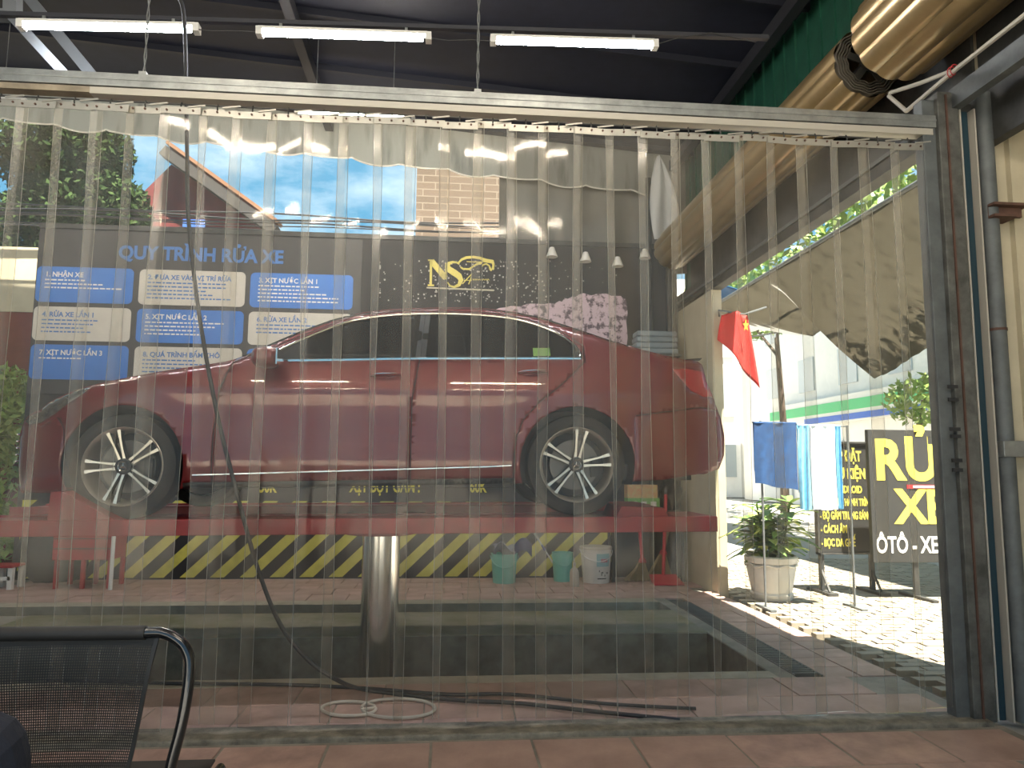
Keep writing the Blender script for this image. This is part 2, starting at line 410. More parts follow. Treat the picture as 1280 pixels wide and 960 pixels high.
cb.build('car_outline', m_gold, logo)
hb = MB()
ribbon(hb, [lp(*p) for p in ((570, 378), (600, 345), (640, 302), (630, 345), (615, 380))], [.01, .014, .016, .016, .014]); ribbon(hb, [lp(582, 350), lp(640, 352)], .008)
ribbon(hb, [lp(645+k*8, 346+(5 if k % 2 else -5)) for k in range(16)], .010)
hb.build('script_lettering', m_gold, logo)
MB().prism([lp(310, 400), lp(798, 418), lp(798, 430), lp(310, 409)], lambda u, v, w: (u, 9.345-w, v), .006).build('underline', mat('pale underline', (.5, .47, .36), .6), logo)
# price list lettering painted low on the wall
price = thing('price_lettering', (-.7, 9.348, 1.02), 'yellow painted price lettering low on black wall, seen under the car', 'sign')
text('lettering', 'XỊT BỌT GẦM :', .20, (-1.18, 9.346, 1.045), m_tyel, price, sx=.62, bold=.03)
text('lettering', '60K', .20, (.30, 9.346, 1.05), m_tyel, price, sx=.62, bold=.03)
text('lettering', '50K', .20, (-2.27, 9.346, 1.035), m_tyel, price, sx=.62, bold=.03)
# foam mural
mf = mat('pink white foam print', (.55, .42, .48), .7, col2=(.10, .07, .09), vscale=9)
r = [n for n in mf.node_tree.nodes if n.type == 'VALTORGB'][0]; r.color_ramp.elements[0].position = .50; r.color_ramp.elements[1].position = .58
mural = thing('foam_mural', (1.7, 9.345, 2.9), 'pink and white foam splash print on wall above the boot', 'mural')
fp = [(600, 382), (640, 374), (690, 372), (705, 366), (730, 360), (775, 361), (785, 370), (784, 428), (775, 433), (755, 425), (720, 418), (680, 405), (640, 392)]
pp = [(atY(x, y+8, 9.34).x, atY(x, y+8, 9.34).z) for x, y in fp]
fine = []
for i in range(len(pp)):
    a, b = pp[i-1], pp[i]
    for k in range(5): t = k/5; fine.append((a[0]+(b[0]-a[0])*t+random.uniform(-.02, .02), a[1]+(b[1]-a[1])*t+random.uniform(-.02, .02)))
MB().prism(fine, lambda u, v, w: (u, 9.348-w, v), .004).build('print', mf, mural)
dr = MB()
for k in range(260):
    p = atY(max(475, random.gauss(600, 60)), random.uniform(325, 378), 9.34)
    s_ = random.uniform(.004, .011); dr.box((p.x-s_, 9.345, p.z-s_), (p.x+s_, 9.349, p.z+s_))
q = dr.build('foam_drops', mat('foam drop white', (.42, .40, .38), .7), mural); q['kind'] = 'stuff'
for i, (x, y) in enumerate(((690, 316), (732, 322), (772, 328), (806, 318))):
    p = atY(x, y, 9.15)
    l = thing('spot_lamp', p, ['white spot lamp on the black wall, leftmost of four', 'white spot lamp on the black wall, second of four from the left', 'white spot lamp on the black wall, lowest of four', 'white spot lamp on the black wall, nearest the shutter'][i], 'lamp', 'spot lamps on the back wall')
    MB().bar(p+Vector((0, .18, .05)), p+Vector((0, .0, .07)), .03, .02).build('arm', m_white, l)
    MB().lathe([(.0, .07), (.03, .07), (.045, .03), (.075, -.05), (.075, -.055), (.0, -.04)], p, 12).build('shade', m_wht, l, smooth=True)

# ------------------------------------------------------------------ roof
struct(MB().add([(-9, -4, 6.45), (3.3, -4, 5.58), (3.3, 9.6, 5.58), (-9, 9.6, 6.45), (-9, -4, 6.49), (3.3, -4, 5.62), (3.3, 9.6, 5.62), (-9, 9.6, 6.49)],
    [(0,1,2,3),(4,7,6,5),(0,4,5,1),(1,5,6,2),(2,6,7,3),(3,7,4,0)]).build('ceiling', m_roof))
ceil = bpy.data.objects['ceiling']
for k in range(13):
    y = -3.4+k*1.05
    MB().bar((-8.9, y, 6.45-.04), (3.25, y, 5.585-.04), .05, .07).build('purlin', mat('purlin steel', (.018, .019, .028), .5, .3), ceil)
for x in (-6.2, -1.6, 3.0):
    MB().bar((x, -3.9, 5.58+(3.3-x)*.0707-.15), (x, 9.5, 5.58+(3.3-x)*.0707-.15), .10, .14).build('rafter', mat('rafter steel', (.035, .035, .042), .5, .3), ceil)
# green sheet wall over the right opening: ribbed sheets
gw = MB(); y = -4.0
while y < 9.6:
    gw.box((3.22, y, 3.60), (3.25, y+.2, 5.6)); gw.box((3.20, y+.2, 3.60), (3.25, y+.235, 5.6)); y += .235
wr = struct(gw.build('wall_right', m_green))
MB().box((3.0, 4.05, 3.41), (3.12, 9.35, 3.62)).build('header_beam', m_dsteel, wr)
MB().box((3.19, 4.05, 3.55), (3.26, 9.35, 4.3)).box((3.19, -3.9, 3.30), (3.26, 4.0, 4.3)).build('header_panel', m_dsteel, wr)
MB().box((2.98, 4.1, 3.50), (3.0, 9.3, 3.53)).build('header_strip', m_galvd, wr)
# cream side wall past the opening
struct(MB().box((3.0, 8.1, -.05), (3.12, 9.6, 3.45)).build('wall_side', m_cream))
# pillar right of the curtain
wp = struct(MB().box((3.21, 4.02, -.05), (3.8, 4.25, 5.58)).build('wall_pillar', m_cream))
MB().box((3.34, 3.98, -.05), (3.62, 4.02, 5.58)).build('plaster_step', mat('lighter cream plaster', (.50, .44, .31), .85, var=.08), wp)
struct(MB().box((3.62, -4, -.05), (3.78, 4.0, 5.62)).build('wall_front_shade', m_cream))  # unseen wall added with the roof strip to shade the pillar
struct(MB().box((3.3, -4, 5.58), (3.8, 4.25, 5.64)).build('ceiling', m_roof))  # unseen roof strip added to keep sun off the pillar
struct(MB().box((-7.6, -4, -.05), (-7.45, 8.6, 6.3)).build('wall_sky_block', mat('grey plaster', (.20, .18, .15), .9, var=.15)))  # unseen wall added to keep the sky's reflection off the car nose
# dark spots left on the plaster are real screw heads
sc_ = MB()
for (x, y) in ((1235, 152), (1230, 218), (1243, 210), (1227, 232), (1232, 237), (1245, 232), (1266, 212), (1268, 237), (1264, 603), (1262, 772), (1255, 690)):
    p = atY(x, y, 4.0); sc_.lathe([(0, -.012), (.009, -.012), (.009, .02)], (p.x, 4.015, p.z), 8, 'Y')
sc_.build('screw_heads', m_rust, wp)['kind'] = 'stuff'
# left side: low wall, dark cloth and garden seen past the end of the black wall
lw = struct(MB().box((-9, 10.4, 0), (-5.1, 10.6, 3.4)).build('wall_left', mat('red brown plaster', (.16, .035, .025), .8, var=.2)))
MB().box((-9, 10.38, 3.4), (-5.1, 10.62, 4.3)).build('upper_band', m_cream, lw)

# ------------------------------------------------------------------ curtain post, guide rails, pipe
post = thing('steel_post', (2.86, 4.0, 0), 'blue grey steel post holding the end of the curtain rail', 'post')
MB().box((2.79, 3.97, 0), (2.87, 4.05, 3.56)).build('post_flange', m_galvd, post, bevel=.004)
MB().box((2.87, 3.94, 0), (3.00, 4.08, 3.60)).build('post_body', mat('scratched steel', (.16, .16, .145), .6, .15, col2=(.05, .05, .045), vscale=7), post, bevel=.004)
MB().box((2.915, 3.93, 0), (2.925, 3.94, 3.58)).build('weld_seam', m_rust, post)
for py in (484, 500, 537, 546, 576, 588):
    p = atY(1192+(py-484)*.06, py, 3.94); MB().box((p.x-.04, 3.93, p.z-.008), (p.x+.02, 3.939, p.z+.012)).build('tape_mark', m_cable, post)
guide = thing('shutter_guide', (3.05, 3.99, 0), 'dark shutter guide channel with pale lips beside the post', 'guide rail')
MB().box((3.0, 3.99, 0), (3.12, 4.06, 3.56)).build('channel', m_dsteel, guide)
MB().box((3.012, 3.95, 0), (3.022, 3.99, 3.56)).build('lip', m_white, guide); MB().box((3.088, 3.93, 0), (3.098, 3.99, 3.50)).build('lip', m_white, guide)
MB().box((3.03, 3.975, 0), (3.08, 3.989, 3.5)).build('gasket', mat('blue rubber', (.01, .035, .05), .5), guide)
pipe = thing('wall_pipe', (3.16, 3.95, 0), 'grey steel pipe running up the cream pillar', 'pipe')
MB().tube([(3.165, 3.95, 0.0), (3.165, 3.95, 3.6)], .045, 14).build('pipe_run', m_galvd, pipe, smooth=True)
p = atY(1243, 562, 3.9); MB().box((3.11, 3.895, p.z-.04), (3.30, 4.02, p.z+.05)).build('pipe_clamp', m_galv, pipe, bevel=.004)
MB().tube([(3.165, 3.95, 2.16), (3.165, 3.95, 2.175)], .049, 14).build('pipe_joint', m_rust, pipe)
stub = thing('steel_bracket', (3.25, 4.0, 2.86), 'rusty steel beam stub fixed to the cream pillar', 'bracket')
p = atY(1228, 262, 3.9)
MB().box((3.13, 3.87, p.z+.025), (3.36, 4.0, p.z+.04)).box((3.13, 3.92, p.z-.03), (3.34, 3.94, p.z+.025)).box((3.13, 3.87, p.z-.045), (3.28, 4.0, p.z-.03)).build('beam_stub', m_rust, stub)

# ------------------------------------------------------------------ curtain rail and beam
beam = thing('curtain_beam', (.3, 4.0, 3.4), 'galvanised steel beam across the bay above the strip curtain', 'beam')
MB().box((-3.4, 3.96, 3.385), (2.87, 4.04, 3.46)).box((-3.4, 3.955, 3.42), (2.87, 3.96, 3.435)).build('beam_tube', m_galv, beam, bevel=.003)
MB().box((-3.4, 3.965, 3.345), (-1.95, 4.035, 3.378)).build('track', mat('rust stained track', (.30, .25, .18), .6, .3, var=.3), beam)
MB().box((-1.95, 3.965, 3.34), (2.85, 4.035, 3.378)).build('track', m_white, beam)
MB().tube([(-3.4, 4.0, 3.318), (2.84, 4.0, 3.318)], .005, 6).build('rod', m_dsteel, beam)
for x, y1 in ((180, 95), (597, 118)):
    top = atY(x, -60, 4.0); bot = atY(x, y1, 4.0); bot.z = 3.46
    top.x = bot.x+.01
    w = MB(); 
    for ph in (0, PI):
        w.tube([(bot.x+.006*math.cos(ph+k*1.1), 4.0+.006*math.sin(ph+k*1.1), bot.z+(5.9-bot.z)*k/60) for k in range(61)], .0035, 4)
    o = w.build('hanger_wire', m_galv); tag(o, 'twisted wire holding the beam, over the left lamp' if x < 300 else 'twisted wire holding the beam, between two lamps', 'wire', 'beam hanger wires')
    MB().box((bot.x-.02, 3.975, 3.46), (bot.x+.02, 4.025, 3.485)).build('wire_clip', m_galv, beam)

# ------------------------------------------------------------------ strip curtain: every strip a part, plate and hook sub-parts
cur = thing('strip_curtain', (.3, 4.0, 0.03), 'clear plastic strip curtain hanging in front of the red car', 'curtain')
NS_ = 31; pt = .1868
edges = [-2.132, -1.939, -1.757, -1.577, -1.379, -1.192, -1.003, -.808, -.616, -.431, -.245, -.052, .133, .324, .508, .702, .884, 1.082, 1.271, 1.458, 1.651, 1.840, 2.036, 2.229, 2.418, 2.614]
edges = [edges[0]-.188*k for k in range(6, 0, -1)]+edges
ztop = 3.285
for i, x0 in enumerate(edges):
    x1 = edges[i+1] if i+1 < len(edges) else 2.80
    a, b = x0-.012, x1+.042
    if i == len(edges)-1: b = 2.80
    yo = 3.992 if i % 2 else 4.006
    shb = random.uniform(-.012, .012); wob = random.uniform(.002, .006); ph = random.uniform(0, 6)
    sha = shb+random.uniform(-.008, .008)
    if i == 10: sha += .075       # a twisted strip that leaves a dark gap on its left
    if i == 9: shb -= .055; sha -= .03
    if i == 13: sha += .05
    if i == 15: sha += .05
    if i == 22: sha += .055
    zb = .06+random.uniform(-.012, .012)-(.02 if i % 3 == 0 else 0)
    nz, nx = 26, 5
    def strip(u, v, side, a=a, b=b, sha=sha, shb=shb, wob=wob, ph=ph, yo=yo, zb=zb):
        z = ztop-(ztop-zb)*v; k = v**.8
        xa = a+sha*k+.004*math.sin(ph+9*v); xb = b+shb*k+.004*math.sin(ph*2+8*v)
        u = (0, .17, .40, .63, .83, 1)[int(u*5+.5)]
        x = xa+(xb-xa)*u; s = 2*u-1
        y = yo+.010*(1-s*s)*math.sin(ph+2.2*v)+wob*math.sin(ph+13*v+s)*min(1, v*6)+.006*s*math.sin(3*v+ph)
        return (x, y+side*.001, z)
    mb = MB()
    mb.grid(lambda u, v: strip(u, v, -1), nx, nz); mb.grid(lambda u, v: strip(u, v, 1), nx, nz)
    nf = len(mb.f); st = nz+1; off = (nx+1)*st
    for u_i in (0, nx):
        for j in range(nz):
            p0 = u_i*st+j; mb.f.append((p0, p0+1, p0+1+off, p0+off))
    for j_ in (0, nz):
        for u_i in range(nx):
            p0 = u_i*st+j_; mb.f.append((p0, p0+st, p0+st+off, p0+off))
    s_o = mb.build('strip', m_pvc, cur, smooth=True); s_o.data.materials.append(m_pvce); s_o.data.materials.append(m_pvclit)
    for pi, pl in enumerate(s_o.data.polygons):
        if pi >= nf: pl.material_index = 1
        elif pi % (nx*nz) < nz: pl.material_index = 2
    # bright welded edge beads are part of the cut edge
    eb = MB()
    for u_ in (0.0, 1.0):
        eb.tube([strip(u_, j/nz, 0) for j in range(nz+1)], .0013, 4)
    eb.build('cut_edge', m_pvce, s_o)
    zt = 3.298-.010*(i % 2)+random.uniform(-.004, .004)
    pl = MB(); pl.bar((x0-.005, yo-.012, zt-.022+random.uniform(-.006, .006)), (x1+.01, yo-.016, zt-.022+random.uniform(-.006, .006)), .004, .040)
    plate = pl.build('clamp_plate', m_plate, s_o)
    rv = MB()
    for t in (.15, .5, .85):
        rv.lathe([(0, -.006), (.006, -.006), (.006, .0)], (x0+(x1-x0)*t, yo-.017, zt-.02), 6, 'Y')
    xm = (x0+x1)/2
    rv.build('rivets', m_rust, s_o)['kind'] = 'stuff'
    MB().tube([(xm, 3.99, zt-.01), (xm, 3.985, 3.30), (xm, 3.995, 3.325), (xm, 4.005, 3.318)], .004, 5).build('hook', m_dsteel, s_o)
    MB().bar((x1-.06, 3.972, zt-.002), (x1+.035, 3.970, zt+.012), .006, .008).build('folded_tab', m_plate, s_o)

# ------------------------------------------------------------------ roller shutters (rolled up drums of corrugated slats)
def slat_profile(r, a0, a1, n_per=14, nsl=None):
    """corrugated arc"""
    P = []; nsl = nsl or int((a1-a0)*r/.075); N = nsl*8
    for i in range(N+1):
        a = a0+(a1-a0)*i/N; rr = r+.018*abs(math.sin(nsl*PI*i/N))**.7-.008
        P.append((a, rr))
    return P
def shutter(name, cy0, cy1, r, label, cxx=2.87, czz=4.17):
    t = thing(name, (cxx, cy0, czz-r), label, 'shutter', 'rolled up shutters')
    P = slat_profile(r, 0, 2*PI, nsl=int(2*PI*r/.15)); n = len(P)-1
    mb = MB()
    for y in (cy0, cy1):
        for (a, rr) in P[:-1]: mb.v.append(Vector((cxx+rr*math.cos(a), y, czz+rr*math.sin(a))))
    for i in range(n): j = (i+1) % n; mb.f.append((i, j, n+j, n+i))
    mb.build('rolled_slats', m_shut, t, smooth=True)
    # spiral layers and the hub at both ends
    for y in (cy0, cy1):
        sg = -1 if y == cy0 else 1
        sp = MB(); r_ = r-.003; a = 0; pts = []
        while r_ > r*.60:
            pts.append((cxx+(r_+.006*math.sin(a*11))*math.cos(a), y-sg*.01, czz+(r_+.006*math.sin(a*11))*math.sin(a))); a += .09; r_ -= .09*.019/(2*PI)
        b = len(sp.v)
        for (X, Y, Z) in pts:
            for k, dy in ((0, -.02), (1, .02)):
                q = Vector((X-cxx, 0, Z-czz)).normalized()*.0035
                sp.v += [Vector((X, Y+dy, Z))+q, Vector((X, Y+dy, Z))-q]
        for i in range(len(pts)-1):
            o0 = i*4; o1 = o0+4
            sp.f += [(o0, o1, o1+1, o0+1), (o0+2, o0+3, o1+3, o1+2), (o0, o0+2, o1+2, o1), (o0+1, o1+1, o1+3, o0+3)]
        sp.build('spiral_edge', m_shutd, t)
        hub = MB(); hub.lathe([(0, 0), (r*.25, 0), (r*.25, .02), (0, .02)], (cxx, y-.01, czz), 20, 'Y')
        for k in range(5):
            a = k*2*PI/5+.3; hub.bar((cxx+.2*r*math.cos(a), y, czz+.2*r*math.sin(a)), (cxx+.66*r*math.cos(a), y, czz+.66*r*math.sin(a)), .05, .012, (0, 1, 0))
        hub.build('hub_wheel', mat('dusty hub steel', (.07, .065, .055), .6, .3), t)
    MB().tube([(cxx, cy0-.12, czz), (cxx, cy1+.1, czz)], .03, 12).build('axle', m_dsteel, t)
    return t
shutter('roller_shutter', 4.62, 9.1, .243, 'bronze corrugated roller shutter rolled up behind the curtain, its spiral end showing')
shutter('roller_shutter', .8, 4.30, .30, 'bronze corrugated roller shutter rolled up at the top right, nearest the camera', czz=4.17)
brk = thing('guard_rod', (2.8, 4.12, 3.57), 'bent pale steel rod under the near roller shutter', 'rod')
rp = [atX(x, y, 2.8) for x, y in ((1186, 90), (1150, 104), (1113, 116), (1111, 120), (1133, 139))]
MB().tube(rp, .013, 8).build('bent_rod', m_white, brk, smooth=True)
MB().tube([atX(1330, -20, 2.8), atX(1197, 85, 2.8), atX(1133, 139, 2.8)], .013, 8).build('straight_rod', m_white, brk, smooth=True)
q = atX(1191, 88, 2.8); MB().tube([q+Vector((.02*math.cos(a), .004*a-.02, .028*math.sin(a))) for a in [k*.5 for k in range(26)]], .003, 5).build('red_tie', m_redp2, brk)
MB().bar((2.95, .5, 3.36), (2.95, 4.0, 3.36), .05, .07).build('guard_beam', m_dsteel, brk)
struct(MB().box((2.96, -3.9, 3.50), (3.02, 3.96, 3.62)).build('trim_2', m_galvd))
for o in [o for o in bpy.data.objects if o.name == 'guard_beam']: bpy.data.objects.remove(o)

# ------------------------------------------------------------------ ceiling tube lamps
def tube_lamp(x0, x1, Y, z0, z1, label, group='tube lamps', mt=None, hang=False):
    t = thing('tube_lamp', ((x0+x1)/2, Y, (z0+z1)/2), label, 'lamp', group)
    d = Vector((x1-x0, 0, z1-z0)).normalized()
    p0, p1 = Vector((x0, Y, z0)), Vector((x1, Y, z1))
    MB().bar(p0+Vector((0, 0, .028)), p1+Vector((0, 0, .028)), .06, .02).build('housing', m_wht, t)
    MB().tube([p0+d*.03, p1-d*.03], .022, 12).build('diffuser', mt or m_tube, t, smooth=True)
    if hang:
        for p in (p0+d*.2, p1-d*.2): MB().tube([p+Vector((0, 0, .03)), Vector((p.x, p.y, 5.60+(3.3-p.x)*.0707))], .004, 5).build('hanger', m_galv, t)
    for p in (p0, p1): MB().bar(p-d*.012+Vector((0, 0, .005)), p+d*.03+Vector((0, 0, .005)), .064, .06).build('end_cap', m_wht, t)
    for p in (p0+d*.15, p1-d*.15): MB().bar(p+Vector((0, 0, .03)), p+Vector((0, 0, .075)), .02, .01).build('clip', m_galv, t)
Y = 5.0
for (a, b, lab) in (((25, 32), (244, 37), 'lit white tube lamp, leftmost above the curtain beam'), ((323, 41), (534, 48), 'lit white tube lamp, middle of the three above the curtain beam'), ((615, 51), (817, 57), 'lit white tube lamp, rightmost above the curtain beam')):
    p, q = atY(*a, Y), atY(*b, Y); tube_lamp(p.x, q.x, Y, p.z, q.z, lab, 'tube lamps above the curtain beam')
p = atY(-60, 126, 7.5); q = atY(30, 128, 7.5); tube_lamp(p.x, q.x, 7.5, p.z, q.z, 'lit white tube lamp farther back, at the left edge under the beam', 'rear tube lamps', m_tuber, True)
p = atY(370, 139, 7.5); tube_lamp(p.x, p.x+1.2, 7.5, p.z, p.z+.02, 'lit white tube lamp farther back, just showing under the beam', 'rear tube lamps', m_tuber, True)
for k, (x, y) in enumerate(((-1.8, 1.2), (.6, 1.2), (-1.8, -1.2), (.6, -1.2))): tube_lamp(x-.6, x+.6, y, 4.4, 4.4, 'added unseen warm fill tube near the camera, '+('left front', 'right front', 'left rear', 'right rear')[k], 'added fill tubes near the camera', m_tubefill, True)  # unseen tubes added to fill the front with warm light
cnd = MB(); cnd.bar(atY(-40, 22, 5.02)+Vector((0, 0, .03)), atY(960, 52, 5.02)+Vector((0, 0, .03)), .04, .03)
o = cnd.build('lamp_batten', mat('grey steel batten', (.06, .06, .07), .5, .4)); tag(o, 'long grey steel batten carrying the three front tube lamps', 'batten')
for pts_, w_ in ((((240, 39), (262, 42), (300, 42), (325, 44)), 'thin black cable between the left and middle tube lamps'), (((530, 50), (560, 54), (590, 53), (617, 55)), 'thin black cable between the middle and right tube lamps'), (((815, 60), (850, 50), (890, 44), (945, 56)), 'thin black cable running right from the rightmost tube lamp')):
    tag(MB().tube([atY(x, y, 4.98)+Vector((0, 0, .02)) for x, y in pts_], .004, 5).build('lamp_cable', m_cable), w_, 'cable')
tr = thing('roof_truss', (-3.1, 5.3, 4.1), 'grey steel truss arm at the top left corner', 'truss')
m_tr = mat('truss steel', (.20, .21, .22), .5, .4)
def tbar(a, b, w, nm, Y=5.3):
    MB().bar(atY(*a, Y), atY(*b, Y), w, w).build(nm, m_tr, tr)
tbar((16, -60), (16, 22), .09, 'upright'); tbar((-60, 16), (16, 20), .07, 'tie'); tbar((16, 22), (84, 96), .065, 'diagonal'); tbar((30, -10), (120, 100), .08, 'diagonal', 5.75)

# hoses
hs = MB(); hp = [(215, -40), (222, -8), (229, 12), (232, 60), (233, 130), (234, 200), (236, 280), (250, 400), (272, 520), (297, 620), (322, 710), (350, 780), (385, 825), (425, 852)]
pts = [atY(x, y, 4.33) for x, y in hp]; pts += [atZ(x, y, .02) for x, y in ((461, 863), (520, 870), (583, 876), (647, 879), (740, 889), (850, 900))]
def smooth_pts(P, n=5):
    out = []
    for i in range(len(P)-1):
        p0 = P[max(i-1, 0)]; p1 = P[i]; p2 = P[i+1]; p3 = P[min(i+2, len(P)-1)]
        for k in range(n):
            t = k/n; out.append(.5*((2*p1)+(p2-p0)*t+(2*p0-5*p1+4*p2-p3)*t*t+(3*p1-p0-3*p2+p3)*t**3))
    out.append(P[-1]); return out
tag(MB().tube(smooth_pts(pts), .012, 8).build('washer_hose', m_cable, smooth=True), 'black washer hose hanging from the roof behind the curtain down to the floor', 'hose')
pts = [Vector((atZ(x, y, .015).x, atZ(x, y, .015).y, .016)) for x, y in ((60, 850), (205, 854), (359, 856), (450, 860), (560, 868), (640, 868), (760, 880), (870, 886))]
tag(MB().tube(smooth_pts(pts), .010, 8).build('floor_hose', m_cable, smooth=True), 'black hose lying along the red tiles behind the curtain', 'hose')
pts = []
for k in range(50):
    a = k/49*4*PI; cxp, rx, ry = (436, 34, 9) if a < 2*PI else (498, 46, 12)
    if a >= 2*PI: a2 = PI-(a-2*PI)
    else: a2 = a
    pts.append(atZ(cxp+rx*math.cos(a2), 886+ry*math.sin(a2), .01)+Vector((0, 0, .004*k/49)))
tag(MB().tube(pts, .009, 7).build('hose_loop', mat('pale clear hose', (.62, .56, .48), .3), smooth=True), 'pale hose lying in two loops on the red tiles just behind the curtain', 'hose')
# pale cable loop at the upper left by the garden
pts = [atY(x, y, 4.15) for x, y in ((70, 148), (58, 152), (56, 165), (60, 178), (68, 188))]

# ------------------------------------------------------------------ car lift
lift = thing('car_lift', (-.45, 5.66, -.85), 'red platform car lift on a single chrome ram under the car', 'lift')
TL = math.radians(.45)
def runway(y0, y1, nm):
    mb = MB(); x0, x1 = -3.4, 1.72
    z = lambda x: 1.043+x*math.tan(TL)
    def bx(a, b, ya, yb, zt, th):
        mb.add([(a, ya, z(a)+zt-th), (b, ya, z(b)+zt-th), (b, yb, z(b)+zt-th), (a, yb, z(a)+zt-th), (a, ya, z(a)+zt), (b, ya, z(b)+zt), (b, yb, z(b)+zt), (a, yb, z(a)+zt)], [(0,3,2,1),(4,5,6,7),(0,1,5,4),(1,2,6,5),(2,3,7,6),(3,0,4,7)])
    bx(x0, x1, y0, y0+.03, 0, .095); bx(x0, x1, y1-.03, y1, 0, .095); bx(x0, x1, y0+.03, y1-.03, -.014, .05)
    bx(x1-.25, x1, y0+.03, y1-.03, .0, .03)
    return mb.build(nm, m_redp, lift, bevel=.004)
runway(4.62, 5.16, 'runway'); runway(6.18, 6.74, 'runway')
MB().box((-.78, 5.16, .90), (-.60, 6.18, .99)).box((-.34, 5.16, .90), (-.16, 6.18, .99)).build('cross_beam', m_redp, lift, bevel=.006)
MB().box((-2.9, 5.16, .92), (-2.75, 6.18, .99)).build('cross_beam', m_redp, lift, bevel=.006); MB().box((1.2, 5.16, .93), (1.34, 6.18, 1.0)).build('cross_beam', m_redp, lift, bevel=.006)
MB().lathe([(.26, .0), (.26, .03), (.17, .05), (.0, .05)], (-.48, 5.66, .86), 28).build('head_plate', m_redp, lift)
MB().lathe([(0, -.85), (.138, -.85), (.138, .9), (0, .9)], (-.47, 5.66, 0), 40).build('ram', mat('polished ram', (.78, .78, .77), .16, 1), lift, smooth=True)
MB().lathe([(0, -.85), (.20, -.85), (.20, -.33), (.18, -.30), (.142, -.29)], (-.47, 5.66, 0), 32).build('ram_collar', m_pit, lift, smooth=True)
for (xa, xb, hgt, nm) in ((-2.40, -2.08, .17, 'wheel_stop'), ):
    MB().add([(xa+.05, 4.66, 1.0), (xb+.16, 4.66, 1.0), (xb+.16, 5.12, 1.0), (xa+.05, 5.12, 1.0), (xa+.06, 4.66, 1.19), (xa+.13, 4.66, 1.19), (xa+.13, 5.12, 1.19), (xa+.06, 5.12, 1.19)],
        [(0,3,2,1),(4,5,6,7),(0,1,5,4),(1,2,6,5),(2,3,7,6),(3,0,4,7)]).build(nm, m_redp, lift, bevel=.004)
MB().add([(1.06, 4.70, 1.0), (1.45, 4.70, 1.0), (1.45, 5.12, 1.0), (1.06, 5.12, 1.0), (1.12, 4.70, 1.115), (1.40, 4.70, 1.105), (1.40, 5.12, 1.105), (1.12, 5.12, 1.115)],
    [(0,3,2,1),(4,5,6,7),(0,1,5,4),(1,2,6,5),(2,3,7,6),(3,0,4,7)]).build('wheel_stop', m_redp, lift, bevel=.004)

# ------------------------------------------------------------------ the car (local: x nose->tail, y near side negative, z up)
car = thing('sedan_car', (-2.78, 5.66, 1.010), 'dark red four-door saloon car with chrome window trim standing on the lift', 'car', rot=(0, -math.radians(.5), 0))
NOSE = [(.085, .16), (-.005, .22), (-.018, .32), (.0, .46), (.05, .56), (.13, .635), (.20, .68)]
TOP = [(.20, .68), (.27, .735), (.406, .79), (.517, .826), (.65, .858), (.791, .887), (.95, .918), (1.099, .946), (1.25, .972), (1.40, 1.002), (1.50, 1.050), (1.647, 1.135), (1.805, 1.222), (2.003, 1.318), (2.181, 1.376), (2.318, 1.404), (2.483, 1.420), (2.687, 1.433), (2.871, 1.440), (3.04, 1.436), (3.226, 1.415), (3.436, 1.366), (3.703, 1.264), (3.914, 1.182), (4.086, 1.126), (4.282, 1.078), (4.422, 1.055), (4.52, 1.052)]
TAIL = [(4.52, 1.052), (4.535, 1.02), (4.545, .90), (4.60, .76), (4.655, .64), (4.675, .53), (4.665, .40), (4.62, .31), (4.50, .275)]
BOT = [(4.50, .275), (4.38, .262), (4.20, .235), (4.0, .225), (3.25, .215), (2.3, .20), (1.25, .19), (.45, .16), (.085, .16)]
CF, CR, RA = (.79, .325), (3.63, .335), .378
def lerp(P, x, k=0):
    for i in range(len(P)-1):
        if P[i][0] <= x <= P[i+1][0]:
            t = (x-P[i][0])/max(1e-6, P[i+1][0]-P[i][0]); return P[i][1]+(P[i+1][1]-P[i][1])*t
    return P[0][1] if x < P[0][0] else P[-1][1]
def topz(x): return lerp(TOP, x)
def hw(x, z):
    w = .905
    if x < 1.1: w -= .30*((1.1-x)/1.12)**3.2
    if x < .12: w -= .10*((.12-x)/.13)**2
    if x > 3.9: w -= .17*((x-3.9)/.78)**2.4
    if z < .36: w -= .055*((.36-z)/.2)**2
    cz_ = .80 if x > 1 else .80-(1-x)*.18
    if z > .5: w -= .010*math.sin(min(1, (z-.5)/(cz_-.5))*PI)           # slight hollow under the shoulder crease
    if z > cz_: zz_ = min(z, 1.03)-cz_; w -= zz_*.20+.45*zz_**2
    belt = 1.03
    if z > belt: w -= (z-belt)*.46+.50*(z-belt)**2
    T = topz(x)
    if T-z < .07: d = 1-(T-z)/.07; w -= .05*(1-math.sqrt(max(0, 1-min(1, d)**2)))
    # wheel arch flare
    for (cx_, cz2) in (CF, CR):
        d = math.hypot(x-cx_, z-cz2)
        if d < .50: w += .016*(1-max(0, (d-RA))/(.50-RA)) if d > RA else .016
    return w
def inpoly(p, P):
    x, y = p; c = False; n = len(P)
    for i in range(n):
        x0, y0 = P[i]; x1, y1 = P[i-1]
        if (y0 > y) != (y1 > y) and x < (x1-x0)*(y-y0)/(y1-y0)+x0: c = not c
    return c
def dens(P, step=.03, closed=True):
    out = []; n = len(P)
    for i in range(n if closed else n-1):
        a, b = P[i], P[(i+1) % n]; m = max(1, int(math.hypot(b[0]-a[0], b[1]-a[1])/step+.5))
        for k in range(m): out.append((a[0]+(b[0]-a[0])*k/m, a[1]+(b[1]-a[1])*k/m))
    if not closed: out.append(P[-1])
    return out
def cr2(P, n=4):
    V = [Vector((a, b, 0)) for a, b in P]; return [(v.x, v.y) for v in smooth_pts(V, n)]
TOPs = cr2(TOP, 3)
OUT = NOSE[:-1]+TOPs[:-1]+TAIL[:-1]+BOT[:-1]
